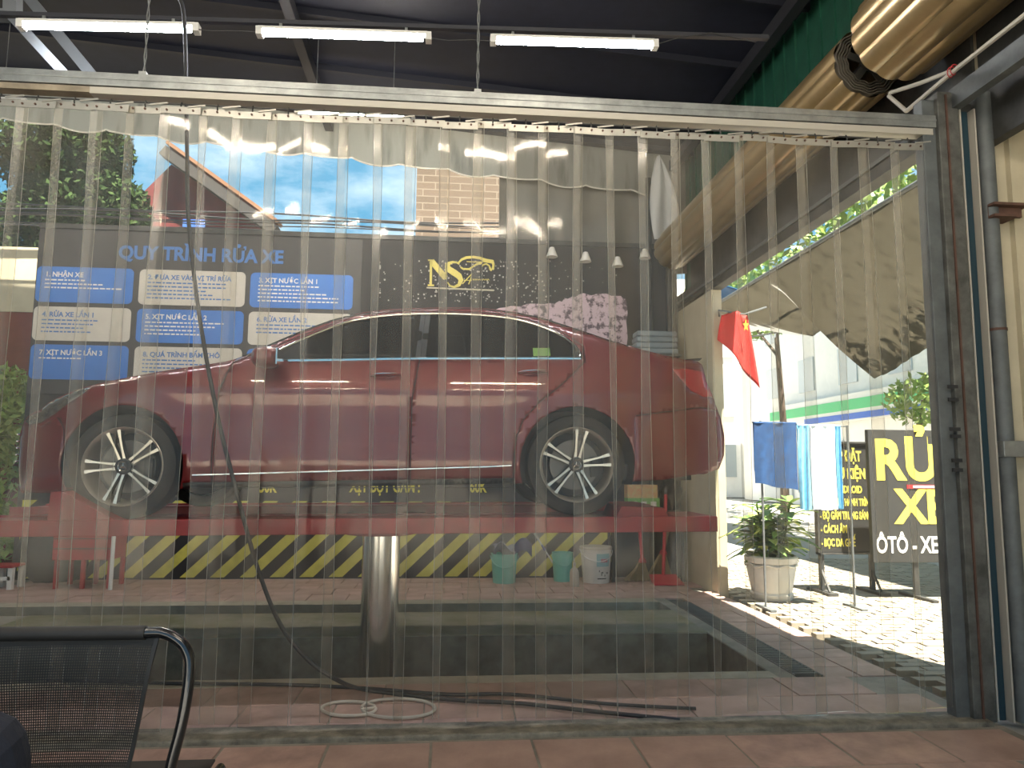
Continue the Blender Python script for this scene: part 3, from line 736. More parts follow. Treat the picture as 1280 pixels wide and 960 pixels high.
DLO = cr2([(1.765, 1.000), (2.067, 1.008), (2.502, 1.022), (3.104, 1.032), (3.671, 1.038)], 3)
DLO_T = cr2([(3.671, 1.038), (3.672, 1.075), (3.645, 1.13), (3.585, 1.19), (3.50, 1.248), (3.36, 1.308), (3.217, 1.345), (3.007, 1.368), (2.75, 1.375), (2.489, 1.364), (2.30, 1.340), (2.193, 1.317), (2.087, 1.284), (1.826, 1.150), (1.66, 1.045), (1.68, 1.000)], 3)
DLOP = DLO[:-1]+DLO_T
FDOOR = [(1.33, .19), (1.335, .55), (1.36, .80), (1.42, .985), (1.70, 1.115), (2.15, 1.345), (2.45, 1.39), (2.63, 1.395), (2.605, 1.02), (2.56, .76), (2.555, .19)]
RDOOR = [(2.555, .19), (2.56, .76), (2.605, 1.02), (2.63, 1.395), (3.10, 1.388), (3.35, 1.335), (3.56, 1.24), (3.70, 1.13), (3.70, 1.02), (3.60, .92), (3.50, .83), (3.38, .735), (3.28, .63), (3.235, .52), (3.215, .40), (3.21, .19)]
FBUMP = [(-.1, .1), (-.1, .66), (.10, .60), (.235, .575), (.36, .63), (.415, .56), (.43, .45), (.44, .1)]
RBUMP = [(5, .1), (5, .66), (4.63, .70), (4.50, .72), (4.25, .685), (4.02, .655), (4.0, .1)]
HEAD = [(.10, .62), (.20, .685), (.27, .74), (.406, .792), (.56, .822), (.52, .775), (.44, .72), (.35, .655), (.24, .60), (.14, .59)]
LAMP = [(4.30, .975), (4.40, .985), (4.52, .97), (4.60, .90), (4.62, .80), (4.52, .79), (4.42, .83), (4.36, .90)]
SILL = [(1.16, .10), (1.16, .225), (3.22, .25), (3.22, .10)]
def circ(c, r, n=40): return [(c[0]+r*math.cos(2*PI*k/n), c[1]+r*math.sin(2*PI*k/n)) for k in range(n)]
verts = []; edgs = []
def addloop(P, closed=True, step=.035):
    Q = dens(P, step, closed); b = len(verts); verts.extend(Q); n = len(Q)
    for i in range(n if closed else n-1): edgs.append((b+i, b+(i+1) % n))
addloop(OUT, step=.03); addloop(DLOP); addloop(circ(CF, RA), step=.05); addloop(circ(CR, RA), step=.05)
for P in (FDOOR, RDOOR, FBUMP, RBUMP, HEAD, LAMP, SILL): addloop(P)
gx = 0.0
while gx < 4.7:
    gz = .13
    while gz < 1.45:
        if inpoly((gx, gz), OUT): verts.append((gx+random.uniform(-.002, .002), gz+random.uniform(-.002, .002)))
        gz += .028
    gx += .04
res = delaunay_2d_cdt([Vector(v) for v in verts], edgs, [], 0, 1e-4)
CV, CT = res[0], res[2]
regs = {k: [] for k in ('glass', 'front_bumper', 'rear_bumper', 'headlamp', 'tail_lamp', 'sill', 'front_door', 'rear_door', 'body')}
for tri in CT:
    c = (sum(CV[i].x for i in tri)/3, sum(CV[i].y for i in tri)/3)
    if not inpoly(c, OUT): continue
    if math.hypot(c[0]-CF[0], c[1]-CF[1]) < RA-.002 or math.hypot(c[0]-CR[0], c[1]-CR[1]) < RA-.002: continue
    if inpoly(c, DLOP): k = 'glass'
    elif inpoly(c, HEAD): k = 'headlamp'
    elif inpoly(c, LAMP): k = 'tail_lamp'
    elif inpoly(c, SILL): k = 'sill'
    elif inpoly(c, FDOOR): k = 'front_door'
    elif inpoly(c, RDOOR): k = 'rear_door'
    elif inpoly(c, FBUMP): k = 'front_bumper'
    elif inpoly(c, RBUMP): k = 'rear_bumper'
    else: k = 'body'
    regs[k].append(tri)
def side_part(key, name, m, off=0.0, both=True, parent=None, sides=(-1, 1)):
    outs = []
    for sgn in sides:
        mp = {}; mb = MB()
        for tri in regs[key]:
            idx = []
            for i in tri:
                if i not in mp:
                    mp[i] = len(mb.v); v = CV[i]; mb.v.append(Vector((v.x, sgn*(hw(v.x, v.y)+off), v.y)))
                idx.append(mp[i])
            mb.f.append(tuple(idx))
        me = bpy.data.meshes.new(name); me.from_pydata(mb.v, [], mb.f)
        bm = bmesh.new(); bm.from_mesh(me)
        for f in bm.faces:
            f.normal_update()
            if f.normal.y*sgn < 0: f.normal_flip()
            f.smooth = True
        bm.to_mesh(me); bm.free()
        o = bpy.data.objects.new(name, me); COL.objects.link(o); o.parent = parent or car; me.materials.append(m)
        md = o.modifiers.new('s', 'SOLIDIFY'); md.thickness = .012; md.offset = -1
        outs.append(o)
    return outs
m_lampg = mat('headlamp lens', (.16, .15, .14), .14, .5, coat=1, var=.6, vscale=25)
m_tail = mat('tail lamp red', (.38, .012, .02), .1, coat=1)
side_part('body', 'body_side', m_paint); fd = side_part('front_door', 'front_door', m_paint); rd = side_part('rear_door', 'rear_door', m_paint)
side_part('front_bumper', 'front_bumper', m_paint); side_part('rear_bumper', 'rear_bumper', m_paint)
side_part('headlamp', 'headlamp', m_lampg, .002); side_part('tail_lamp', 'tail_lamp', m_tail, .002)
side_part('sill', 'side_sill', m_blackp, -.006); gl = side_part('glass', 'side_glass', m_glass, -.014)
def onside(x, z, off=0, s=-1): return Vector((x, s*(hw(x, z)+off), z))
def sidetube(P, r, name, m, off=.0, closed=False, sides=(-1, 1), step=.04, par=None):
    for s in sides:
        pts = [onside(x, z, off, s) for x, z in dens(P, step, closed)]
        MB().tube(pts, r, 6, closed=closed).build(name, m, par or car, local=True, smooth=True)
# panel gaps, chrome
sidetube(FDOOR, .0032, 'door_gap', m_blackp, -.0008, closed=True); sidetube(RDOOR, .0032, 'door_gap', m_blackp, -.0008, closed=True)
sidetube([(.36, .63), (.415, .56), (.43, .50)], .003, 'bumper_gap', m_blackp, -.0005); sidetube([(4.63, .70), (4.50, .72), (4.25, .685), (4.02, .655)], .003, 'bumper_gap', m_blackp, -.0005)
sidetube(DLO, .012, 'chrome_belt_trim', m_chrome, .0); sidetube(DLO_T, .008, 'chrome_window_trim', m_chrome, .0)
sidetube([(1.22, .272), (2.2, .298), (3.05, .322), (3.20, .330)], .007, 'chrome_side_strip', m_chrome, .002)
sidetube([(1.50, 1.035), (1.647, 1.118), (1.805, 1.206), (2.003, 1.302), (2.181, 1.360), (2.318, 1.388), (2.483, 1.404), (2.687, 1.417), (2.871, 1.424), (3.04, 1.420), (3.226, 1.399), (3.436, 1.350), (3.60, 1.290)], .004, 'roof_gutter', m_blackp, .0)
for s in (-1, 1):   # black pillar covers over the glass
    MB().add([onside(2.575, 1.025, .0, s), onside(2.64, 1.025, .0, s), onside(2.665, 1.362, .0, s), onside(2.60, 1.366, .0, s), onside(2.575, 1.025, -.012, s), onside(2.64, 1.025, -.012, s), onside(2.665, 1.362, -.012, s), onside(2.60, 1.366, -.012, s)],
        [(0,1,2,3),(4,7,6,5),(0,4,5,1),(1,5,6,2),(2,6,7,3),(3,7,4,0)]).build('pillar_cover', m_blackp, car, local=True)
    MB().add([onside(1.68, 1.005, .001, s), onside(1.845, 1.008, .001, s), onside(1.86, 1.155, .001, s), onside(1.68, 1.055, .001, s), onside(1.68, 1.005, -.02, s), onside(1.845, 1.008, -.02, s), onside(1.86, 1.155, -.02, s), onside(1.68, 1.055, -.02, s)],
        [(0,1,2,3),(4,7,6,5),(0,4,5,1),(1,5,6,2),(2,6,7,3),(3,7,4,0)]).build('mirror_triangle', m_blackp, car, local=True)
    # mirror
    mh = MB(); cx_, cz_ = 1.66, .985
    y0 = -s
    n1, n2 = 12, 10
    def mir(u, v, s=s):
        a = u*2*PI; b = (v-.5)*PI; e = .75
        cc = lambda t: math.copysign(abs(math.cos(t))**e, math.cos(t)); ss = lambda t: math.copysign(abs(math.sin(t))**e, math.sin(t))
        return (1.665+.085*cc(b)*cc(a), s*(1.00+.115*cc(b)*ss(a)), .995+.068*ss(b))
    mh.grid(mir, n1, n2); mo = mh.build('door_mirror', m_paint, car, local=True, smooth=True)
    MB().box((1.742, s*1.00-.095, .945), (1.75, s*1.00+.095, 1.045)).build('mirror_glass', m_chrome, mo, local=True)
    MB().bar((1.67, s*.86, .975), (1.67, s*.95, .955), .06, .03).build('mirror_foot', m_blackp, mo, local=True)
    for (xa, za, xb, zb_) in ((2.29, .905, 2.48, .912), (3.25, .935, 3.44, .945)):
        hh = MB(); pts = [onside(xa+(xb-xa)*t, za+(zb_-za)*t, .006+.035*math.sin(PI*t)**.5, s) for t in [k/10 for k in range(11)]]
        hh.tube(pts, [.008+.006*math.sin(PI*k/10) for k in range(11)], 8); hh.build('door_handle', m_paint, car, local=True, smooth=True)
        MB().tube([p+Vector((0, s*.012, .006)) for p in pts[1:-1]], .003, 6).build('handle_trim', m_chrome, car, local=True)
# green sticker on the rear window and pale tint strip in the front one
q = [(3.355, 1.055), (3.47, 1.058), (3.47, 1.118), (3.355, 1.115)]
MB().add([onside(x, z, -.010) for x, z in q]+[onside(x, z, -.013) for x, z in q], [(0,1,2,3),(4,7,6,5),(0,4,5,1),(1,5,6,2),(2,6,7,3),(3,7,4,0)]).build('window_sticker', mat('green sticker', (.16, .33, .06), .6), car, local=True)
# top surfaces
def loft(x0, x1, name, m, crown, n=16, dz=0, inset=.0, nv=12):
    def fn(u, v):
        x = x0+(x1-x0)*u; T = topz(x); w = hw(x, T-.001)-inset; s = 2*v-1
        return (x, s*w, T+dz-.004+crown*(1-s*s)*(1-.3*s*s))
    mb = MB().grid(fn, n, nv); o = mb.build(name, m, car, local=True, smooth=True)
    md = o.modifiers.new('s', 'SOLIDIFY'); md.thickness = .01; md.offset = 0
    return o
loft(.20, 1.42, 'bonnet', m_paint, .045, 20); loft(1.42, 2.15, 'windscreen', m_glass, .05, 14); loft(2.15, 3.28, 'roof_panel', m_paint, .035, 18)
loft(3.28, 4.02, 'rear_window', m_glass, .045, 14); loft(4.02, 4.52, 'boot_lid', m_paint, .03, 10)
def face(P, name, m, bulge, inset=0):
    Q = dens(P, .03, False)
    def fn(u, v):
        i = min(int(u*(len(Q)-1)+.5), len(Q)-1); x, z = Q[i]; s = 2*v-1
        return (x+bulge*(1-s*s), s*(hw(x, z)-inset), z)
    o = MB().grid(fn, len(Q)-1, 12).build(name, m, car, local=True, smooth=True)
    md = o.modifiers.new('s', 'SOLIDIFY'); md.thickness = .01; md.offset = 0
    return o
face(NOSE, 'nose_panel', m_paint, -.09); face(TAIL, 'tail_panel', m_paint, .05)
gr = MB()
for k in range(5): gr.tube([(-.085-.02*abs(0), y, .36+k*.045) for y in (-.42, 0, .42)], .006, 6)
gr.build('grille_bars', m_chrome, car, local=True)
MB().add([(4.42, -.6, 1.062), (4.565, -.62, 1.068), (4.565, .62, 1.068), (4.42, .6, 1.062), (4.42, -.6, 1.075), (4.585, -.62, 1.088), (4.585, .62, 1.088), (4.42, .6, 1.075)], [(0,1,2,3),(4,7,6,5),(0,4,5,1),(1,5,6,2),(2,6,7,3),(3,7,4,0)]).build('boot_spoiler', m_blackp, car, local=True, bevel=.004)
# underbody, wheel housings and dark cabin
MB().box((.25, -.70, .23), (4.45, .70, .34)).box((1.25, -.80, .225), (3.1, .80, .32)).build('underbody', m_blackp, car, local=True)
MB().box((1.30, -.76, .30), (3.15, .76, .86)).build('cabin_floor', m_blackp, car, local=True)
for c_ in (CF, CR):
    for s in (-1, 1):
        mb = MB(); n = 20; b = 0
        for k in range(n+1):
            a = -.35+(PI+.70)*k/n
            for y in (.45, .90): mb.v.append(Vector((c_[0]+(RA+.003)*math.cos(a), s*y if y < .6 else s*(hw(c_[0]+RA*math.cos(a), c_[1]+RA*math.sin(a))-.008), c_[1]+(RA+.003)*math.sin(a))))
        for k in range(n): mb.f.append((2*k, 2*k+1, 2*k+3, 2*k+2))
        mb.f.append(tuple(2*k for k in range(n+1)))
        mb.build('wheel_housing', m_blackp, car, local=True)
m_seat = mat('dark seat cloth', (.03, .03, .032), .8)
for (x, y) in ((2.25, -.36), (2.25, .36)):
    sb_ = MB(); sb_.box((x-.25, y-.24, .55), (x+.25, y+.24, .72)).add([(x+.22, y-.23, .7), (x+.36, y-.23, .7), (x+.36, y+.23, .7), (x+.22, y+.23, .7), (x+.42, y-.2, 1.14), (x+.52, y-.2, 1.14), (x+.52, y+.2, 1.14), (x+.42, y+.2, 1.14)], [(0,3,2,1),(4,5,6,7),(0,1,5,4),(1,2,6,5),(2,3,7,6),(3,0,4,7)])
    sb_.box((x+.44, y-.12, 1.17), (x+.53, y+.12, 1.30)); sb_.build('seat', m_seat, car, local=True, bevel=.02)
MB().box((3.15, -.6, .55), (3.35, .6, 1.05)).build('seat', m_seat, car, local=True, bevel=.03)
MB().tube([(1.93+.05*math.cos(a), .36+.18*math.sin(a)*-1, .93+.17*math.cos(a)) for a in [k*2*PI/20 for k in range(20)]], .012, 6, closed=True).build('steering_wheel', m_blackp, car, local=True)
MB().box((1.45, -.72, .80), (1.85, .72, .95)).build('dashboard', m_blackp, car, local=True, bevel=.03)
# wheels
m_alloy = mat('machined alloy', (.74, .71, .64), .3, .8); m_alloyd = mat('dark alloy', (.05, .05, .05), .4, .5)
def wheel(cx_, cz_, s, a0):
    yc = s*.775
    def L(prof, c, n): return MB().lathe([(r, s*h) for r, h in prof], c, n, 'Y')
    w = L([(.235, -.10), (.228, .0), (.232, .075), (.243, .090), (.247, .096), (.241, .100), (.232, .092), (.222, .07), (.215, -.09)], (cx_, yc, cz_), 48).build('wheel', m_alloy, car, local=True, smooth=True)
    L([(.236, -.105), (.29, -.115), (.318, -.10), (.326, -.07), (.327, .055), (.318, .088), (.292, .104), (.262, .106), (.245, .098), (.238, .07)], (cx_, yc, cz_), 56).build('tyre', m_rubber, w, local=True, smooth=True)
    L([(0, -.02), (.165, -.02), (.165, .0), (0, .0)], (cx_, yc, cz_), 32).build('brake_disc', mat('brake steel', (.16, .15, .14), .4, .8), w, local=True)
    L([(0, -.09), (.225, -.09), (.225, -.085), (0, -.085)], (cx_, yc, cz_), 32).build('wheel_back', m_blackp, w, local=True)
    MB().bar((cx_+.13, yc+s*.01, cz_+.05), (cx_+.13, yc+s*.01, cz_-.08), .05, .05).build('brake_caliper', m_alloyd, w, local=True)
    L([(0, .06), (.042, .06), (.050, .078), (.048, .092), (.034, .094), (.032, .088), (0, .088)], (cx_, yc, cz_), 24).build('centre_cap', m_alloyd, w, local=True, smooth=True)
    st = MB()
    for k in range(3):
        a = PI/2+k*2*PI/3
        st.add([(cx_+.006*math.cos(a-PI/2), yc+s*.091, cz_+.006*math.sin(a-PI/2)), (cx_+.006*math.cos(a+PI/2), yc+s*.091, cz_+.006*math.sin(a+PI/2)), (cx_+.027*math.cos(a), yc+s*.091, cz_+.027*math.sin(a)), (cx_, yc+s*.094, cz_)], [(0,1,3),(1,2,3),(2,0,3),(0,2,1)])
    st.tube([(cx_+.029*math.cos(2*PI*k/24), yc+s*.091, cz_+.029*math.sin(2*PI*k/24)) for k in range(24)], .0022, 5, closed=True)
    st.build('star_emblem', m_chrome, w, local=True)
    for k in range(5):
        for j in (-1, 1):
            a = a0+k*2*PI/5
            def P(r, t, h): # r radial, t tangential
                return Vector((cx_+r*math.cos(a)-t*math.sin(a), yc+s*h, cz_+r*math.sin(a)+t*math.cos(a)))
            q = [(.040, .013*j, .009), (.10, .018*j, .006), (.17, .026*j, .0065), (.238, .036*j, .012)]
            ft = []; bk = []; pt_ = []
            for (r, t, hwid) in q:
                hf = .070+.018*(r/.23)
                ft.append((P(r, t-hwid, hf), P(r, t+hwid, hf))); bk.append((P(r, t-hwid*1.3, hf-.045), P(r, t+hwid*1.3, hf-.045)))
            mb = MB(); 
            for A, B in zip(ft, bk): mb.v += [A[0], A[1], B[1], B[0]]
            nfront = []
            for i in range(3):
                o0 = i*4; o1 = o0+4
                mb.f.append((o0, o0+1, o1+1, o1)); nfront.append(len(mb.f)-1)
                mb.f += [(o0+1, o0+2, o1+2, o1+1), (o0+2, o0+3, o1+3, o1+2), (o0+3, o0, o1, o1+3)]
            mb.f += [(0, 3, 2, 1), (12, 13, 14, 15)]
            so = mb.build('spoke', m_alloy, w, local=True); so.data.materials.append(m_alloyd)
            for i, pl in enumerate(so.data.polygons): pl.material_index = 0 if i in nfront else 1
wheel(CF[0], CF[1], -1, math.radians(36)); wheel(CR[0], CR[1], -1, math.radians(8)); wheel(CF[0], CF[1], 1, 0); wheel(CR[0], CR[1], 1, .5)

# ------------------------------------------------------------------ things along the back wall
m_mint = mat('mint green plastic', (.16, .48, .38), .45, var=.08)
def bucket(x, y, r, h, m, label, rim=None, band=False):
    t = thing('bucket', (x, y, 0), label, 'bucket', 'buckets by the striped wall')
    z0 = .0
    b = MB().lathe([(0, z0+.004), (r*.82, z0+.004), (r*.84, z0), (r*.86, z0+.01), (r, z0+h-.01), (r*1.05, z0+h-.01), (r*1.05, z0+h), (r*.97, z0+h), (r*.82, z0+.02), (0, z0+.02)], (x, y, 0), 28).build('body', m, t, smooth=True)
    hd = MB().tube([(x+r*1.06*math.cos(a), y-r*1.06*math.sin(a)*.9, h*.93-.13*math.sin(a)) for a in [PI*k/14 for k in range(15)]], .005, 6).build('handle', m if not band else m_wht, t, smooth=True)
    return t
p = atZ(630, 728); b1 = bucket(p.x, p.y, .155, .34, m_mint, 'mint green bucket with a grey rag in it, leftmost by the striped wall')
p1 = p
def rag(parent, x, y, z, r, m, name):
    mb = MB(); random.seed(3)
    mb.grid(lambda u, v: (x+r*(2*u-1)*(1+.1*math.sin(9*v)), y+r*(2*v-1)*.8, z+.05*math.sin(6*u+2*v)+.05*math.cos(8*v)+.07*(1-(2*u-1)**2)), 14, 12)
    o = mb.build(name, m, parent, smooth=True, solid=.012); return o
c = rag(None, p.x, p.y, .33, .125, mat('grey rag', (.20, .21, .26), .9, var=.4), 'cleaning_rag'); tag(c, 'crumpled grey rag heaped in the leftmost mint bucket', 'cloth')
p = atY(648, 684, 9.15); c = MB().grid(lambda u, v: (p1.x+.12+.22*u, p1.y+.04+.05*v+.02*math.sin(8*u), .36+.10*math.sin(3*u)+.06*math.cos(6*v)-.05*v), 10, 8).build('blue_rag', mat('navy rag', (.03, .04, .12), .9), smooth=True, solid=.012)
tag(c, 'dark blue rag sticking out over the rim of the leftmost mint bucket', 'cloth')
p = atZ(703, 726); bucket(p.x, p.y, .125, .34, m_mint, 'tall mint green bucket with a stick in it, beside the white pail')
q0 = Vector((p.x, p.y, .03)); qt = atY(664, 660, 9.2)
st = thing('wiping_stick', (p.x, p.y, .03), 'thin white and blue stick leaning in the tall mint bucket', 'stick')
MB().tube([q0, q0.lerp(qt, .75)], .010, 8).build('shaft', m_wht, st); MB().tube([q0.lerp(qt, .75), qt], .013, 8).build('grip', mat('pale grip', (.5, .5, .48), .6), st); MB().tube([q0.lerp(qt, .55), q0.lerp(qt, .66)], .013, 8).build('blue_sleeve', mat('blue tape', (.03, .06, .3), .5), st)
p = atZ(745, 727.5); b3 = bucket(p.x, p.y-.0, .185, .42, mat('dirty white plastic', (.66, .63, .56), .55, var=.12), 'large white pail with a printed label by the striped wall', band=True)
lb = MB()
def onb(a, z, e=.002): r_ = .185*(.86+.14*z/.42)+e; return (p.x+r_*math.sin(a), p.y-r_*math.cos(a), z)
lb.grid(lambda u, v: onb(-.15+1.0*u, .20+.15*v), 8, 2); lb.build('label_panel', mat('teal label print', (.28, .45, .45), .6), b3)
for i in range(5):
    MB().add([onb(.15+i*.11, .25, .004), onb(.22+i*.11, .25, .004), onb(.22+i*.11, .29, .004), onb(.15+i*.11, .29, .004)], [(0,1,2,3)]).build('red_print', mat('red print', (.5, .04, .08), .6), b3)
lb = MB()
for i in range(7): a = random.uniform(.0, .7); z = random.uniform(.08, .15); lb.add([onb(a, z, .004), onb(a+.06, z, .004), onb(a+.06, z+.02, .004), onb(a, z+.02, .004)], [(0,1,2,3)])
lb.add([onb(-.1, .055, .004), onb(.25, .055, .004), onb(.6, .055, .004), onb(.6, .066, .004), onb(.25, .066, .004), onb(-.1, .066, .004)], [(0,1,4,5),(1,2,3,4)]); lb.build('black_print', m_blackp, b3)
MB().lathe([(0, .425), (.192, .425), (.196, .415), (.196, .395), (.19, .395)], (p.x, p.y, 0), 28).build('rim', mat('stained lid', (.42, .38, .30), .6, var=.2), b3, smooth=True)
p = atZ(718, 733); bo = thing('spray_bottle', (p.x, p.y, 0), 'small cream plastic bottle in front of the mint bucket and white pail', 'bottle')
MB().lathe([(0, 0), (.052, 0), (.054, .02), (.054, .16), (.045, .19), (.018, .215), (.016, .24)], (p.x, p.y, 0), 20).build('bottle', mat('cream plastic', (.50, .42, .33), .5), bo, smooth=True)
MB().lathe([(.019, .235), (.019, .265), (.008, .27), (.006, .32), (0, .32)], (p.x, p.y, 0), 14).build('nozzle_cap', mat('pale cap', (.45, .40, .33), .5), bo, smooth=True)
# brooms and dustpan
def broom(px_top, py_top, px_b, py_b, Y, label, m_h):
    a = atY(px_top, py_top, Y+.12); b = atY(px_b, py_b, Y); f = atZ(px_b-6, 727); 
    t = thing('broom', (b.x, Y, 0), label, 'broom')
    MB().tube([a, b], .022, 10).build('handle', m_h, t, smooth=True)
    br = MB(); random.seed(5)
    for k in range(130):
        u = random.uniform(-1, 1); v = random.uniform(-1, 1)
        br.tube([b+Vector((u*.02, v*.02, .02)), b+Vector((u*.07-.02, v*.04, -.10)), Vector((b.x-.06+u*.17, Y-.02+v*.06, random.uniform(.005, .03)))], .004, 3)
    o = br.build('bristles', mat('straw', (.33, .24, .12), .9, var=.3), t); o['kind'] = 'stuff'
    MB().lathe([(.028, .03), (.045, .0), (.05, -.03), (.035, -.03)], b, 14).build('binding', m_redp2, t, smooth=True)
    return t
m_rh = mat('red handle', (.45, .03, .04), .5)
broom(799, 655, 803, 700, 9.0, 'straw broom with a red handle leaning beside the striped wall', m_rh)
dp = thing('dustpan', (2.62, 8.85, 0), 'red long-handled dustpan standing in the corner behind the lift', 'dustpan')
p = atZ(832, 731)
MB().add([(p.x-.16, p.y-.1, .005), (p.x+.20, p.y-.1, .005), (p.x+.17, p.y+.16, .01), (p.x-.13, p.y+.16, .01), (p.x-.16, p.y-.1, .02), (p.x+.20, p.y-.1, .02), (p.x+.18, p.y+.18, .10), (p.x-.15, p.y+.18, .10)],
    [(0,3,2,1),(4,5,6,7),(0,1,5,4),(1,2,6,5),(2,3,7,6),(3,0,4,7)]).build('pan', m_rh, dp, bevel=.006)
MB().tube([(p.x+.02, p.y+.16, .06), (p.x+.07, p.y+.17, 1.05)], .022, 10).build('handle', m_rh, dp, smooth=True)
broom(838, 650, 829, 690, 9.12, 'thin dark straw broom leaning in the corner behind the red dustpan', mat('bamboo', (.28, .20, .12), .7))
# boxes and dark bag seen behind the rear wheel
bxs = thing('printed_box', (2.3, 8.9, 1.0), 'green and orange printed boxes stacked behind the rear wheel', 'box')
tb = thing('steel_bench', (2.4, 9.05, 0), 'dark steel bench against the back wall carrying printed boxes', 'bench')
MB().box((1.98, 8.94, .80), (2.92, 9.20, .84)).build('bench_top', m_dsteel, tb)
for x in (2.01, 2.87):
    for y in (8.95, 9.16): MB().box((x, y, 0), (x+.035, y+.035, .80)).build('leg', m_dsteel, tb)
bxs.location = (2.35, 8.95, .84)
a = atY(784, 632, 9.0); b = atY(823, 617, 9.0)
MB().box((a.x, 8.95, .84), (b.x, 9.15, 1.0)).build('green_box', mat('green carton', (.14, .30, .08), .6, var=.4, vscale=25), bxs)
MB().box((a.x, 8.97, 1.0), (b.x-.02, 9.15, 1.16)).build('orange_box', mat('orange carton', (.52, .22, .10), .6, col2=(.45, .42, .2), vscale=20), bxs)
for i in range(3): MB().box((a.x+.04+i*.12, 8.945, .88), (a.x+.11+i*.12, 8.95, .96)).build('print', m_pale, bxs)
def blob(name, c, rx, ry, rz, m, label, cat, seed=1, amp=.18):
    random.seed(seed); ph = [random.uniform(0, 6) for _ in range(6)]
    def fn(u, v):
        a = u*2*PI; b = (v-.5)*PI; d = 1+amp*math.sin(3*a+ph[0]+2*b)*math.cos(b)+amp*.6*math.sin(7*a+ph[1])*math.cos(4*b+ph[2])*math.cos(b)
        return (c[0]+rx*math.cos(b)*math.cos(a)*d, c[1]+ry*math.cos(b)*math.sin(a)*d, max(c[2]+rz*math.sin(b)*d, c[2]-rz*.9))
    return tag(MB().grid(fn, 28, 16).build(name, m, smooth=True), label, cat)
a = atY(840, 618, 8.95); blob('dark_bag', (a.x, 9.05, 1.03), .13, .12, .20, mat('black bin bag', (.015, .015, .016), .35), 'crumpled black bag on the bench behind the car boot', 'bag', 4)
# blue grey bundle on brackets above the boot
p = atY(816, 430, 9.1)
tk = thing('cloth_bundle', (p.x, 9.1, p.z-.15), 'pale blue grey folded sheet bundle high on the wall above the boot', 'bundle')
for k in range(4): MB().box((p.x-.27+.01*k, 8.92+.01*k, p.z-.15+k*.075), (p.x+.28-.01*(k % 2), 9.20, p.z-.08+k*.075)).build('fold', mat('blue grey sheet', (.20, .24, .27), .8, var=.1), tk, bevel=.02)
MB().box((p.x-.30, 8.90, p.z-.18), (p.x+.31, 9.348, p.z-.15)).build('shelf_board', m_dsteel, tk)
# dark pipes in the far right corner
for i, (x, r_) in enumerate(((812, .04), (838, .055))):
    p = atY(x, 380, 9.28)
    o = MB().tube([(p.x, p.y, 0.0), (p.x, p.y, 5.2)], r_, 12).build('dark_pole', m_dsteel, smooth=True)
    tag(o, 'thin dark pole in the far right corner' if i == 0 else 'thick dark pole in the far right corner, nearest the cream wall', 'pole')
# white plastic sheet hanging by the dark poles
p0 = atY(829, 195, 9.0)
def fn(u, v):
    z = p0.z-(p0.z-atY(829, 300, 9.0).z)*v; w = (.02+.17*math.sin(PI*min(1, v*1.0)*.62)**.8)
    return (p0.x-.06+w*(2*u-1)+.10*v, 9.0+.03*math.sin(9*u+4*v), z)
tag(MB().grid(fn, 10, 16).build('plastic_sheet', mat('white plastic sheet', (.6, .6, .58), .5), smooth=True, solid=.004), 'white plastic sheet hanging in the far corner above the roller shutter', 'sheet')

# left side: red table, stool, clutter, garden
rt = thing('red_table', (-3.95, 8.85, 0), 'low red steel cabinet on legs by the striped wall, left of the lift ram', 'cabinet')
MB().box((-4.28, 8.66, .31), (-3.66, 9.05, .66)).build('cabinet_body', m_redp2, rt, bevel=.006)
for x in (-4.26, -3.98, -3.70):
    for y in (8.68, 9.0): MB().box((x, y, 0), (x+.04, y+.04, .31)).build('leg', m_redp2, rt)
for z in (.43, .54): MB().box((-4.27, 8.65, z), (-3.67, 8.662, z+.008)).build('drawer_gap', m_blackp, rt)
o = MB().tube([(-3.62, 8.60, 0), (-3.62, 8.60, 1.0)], .022, 8).build('white_pipe', m_wht, smooth=True); tag(o, 'thin white upright pipe beside the red cabinet', 'pipe')
so = thing('plastic_stool', (-4.80, 8.75, 0), 'small white and red plastic stool at the left edge under the lift', 'stool')
MB().box((-4.92, 8.62, .23), (-4.66, 8.88, .26)).build('seat', m_redp2, so, bevel=.01)
for x in (-4.91, -4.71):
    for y in (8.63, 8.83): MB().box((x, y, 0), (x+.05, y+.05, .23)).build('leg', m_wht, so)
MB().box((-4.90, 8.63, .10), (-4.68, 8.64, .14)).build('stretcher', m_wht, so)
blob('dark_tarp', (-4.55, 9.19, .30), .36, .10, .34, mat('black tarpaulin', (.02, .02, .02), .7), 'crumpled black tarpaulin heaped against the wall at the left, behind the red cabinet', 'tarpaulin', 9)

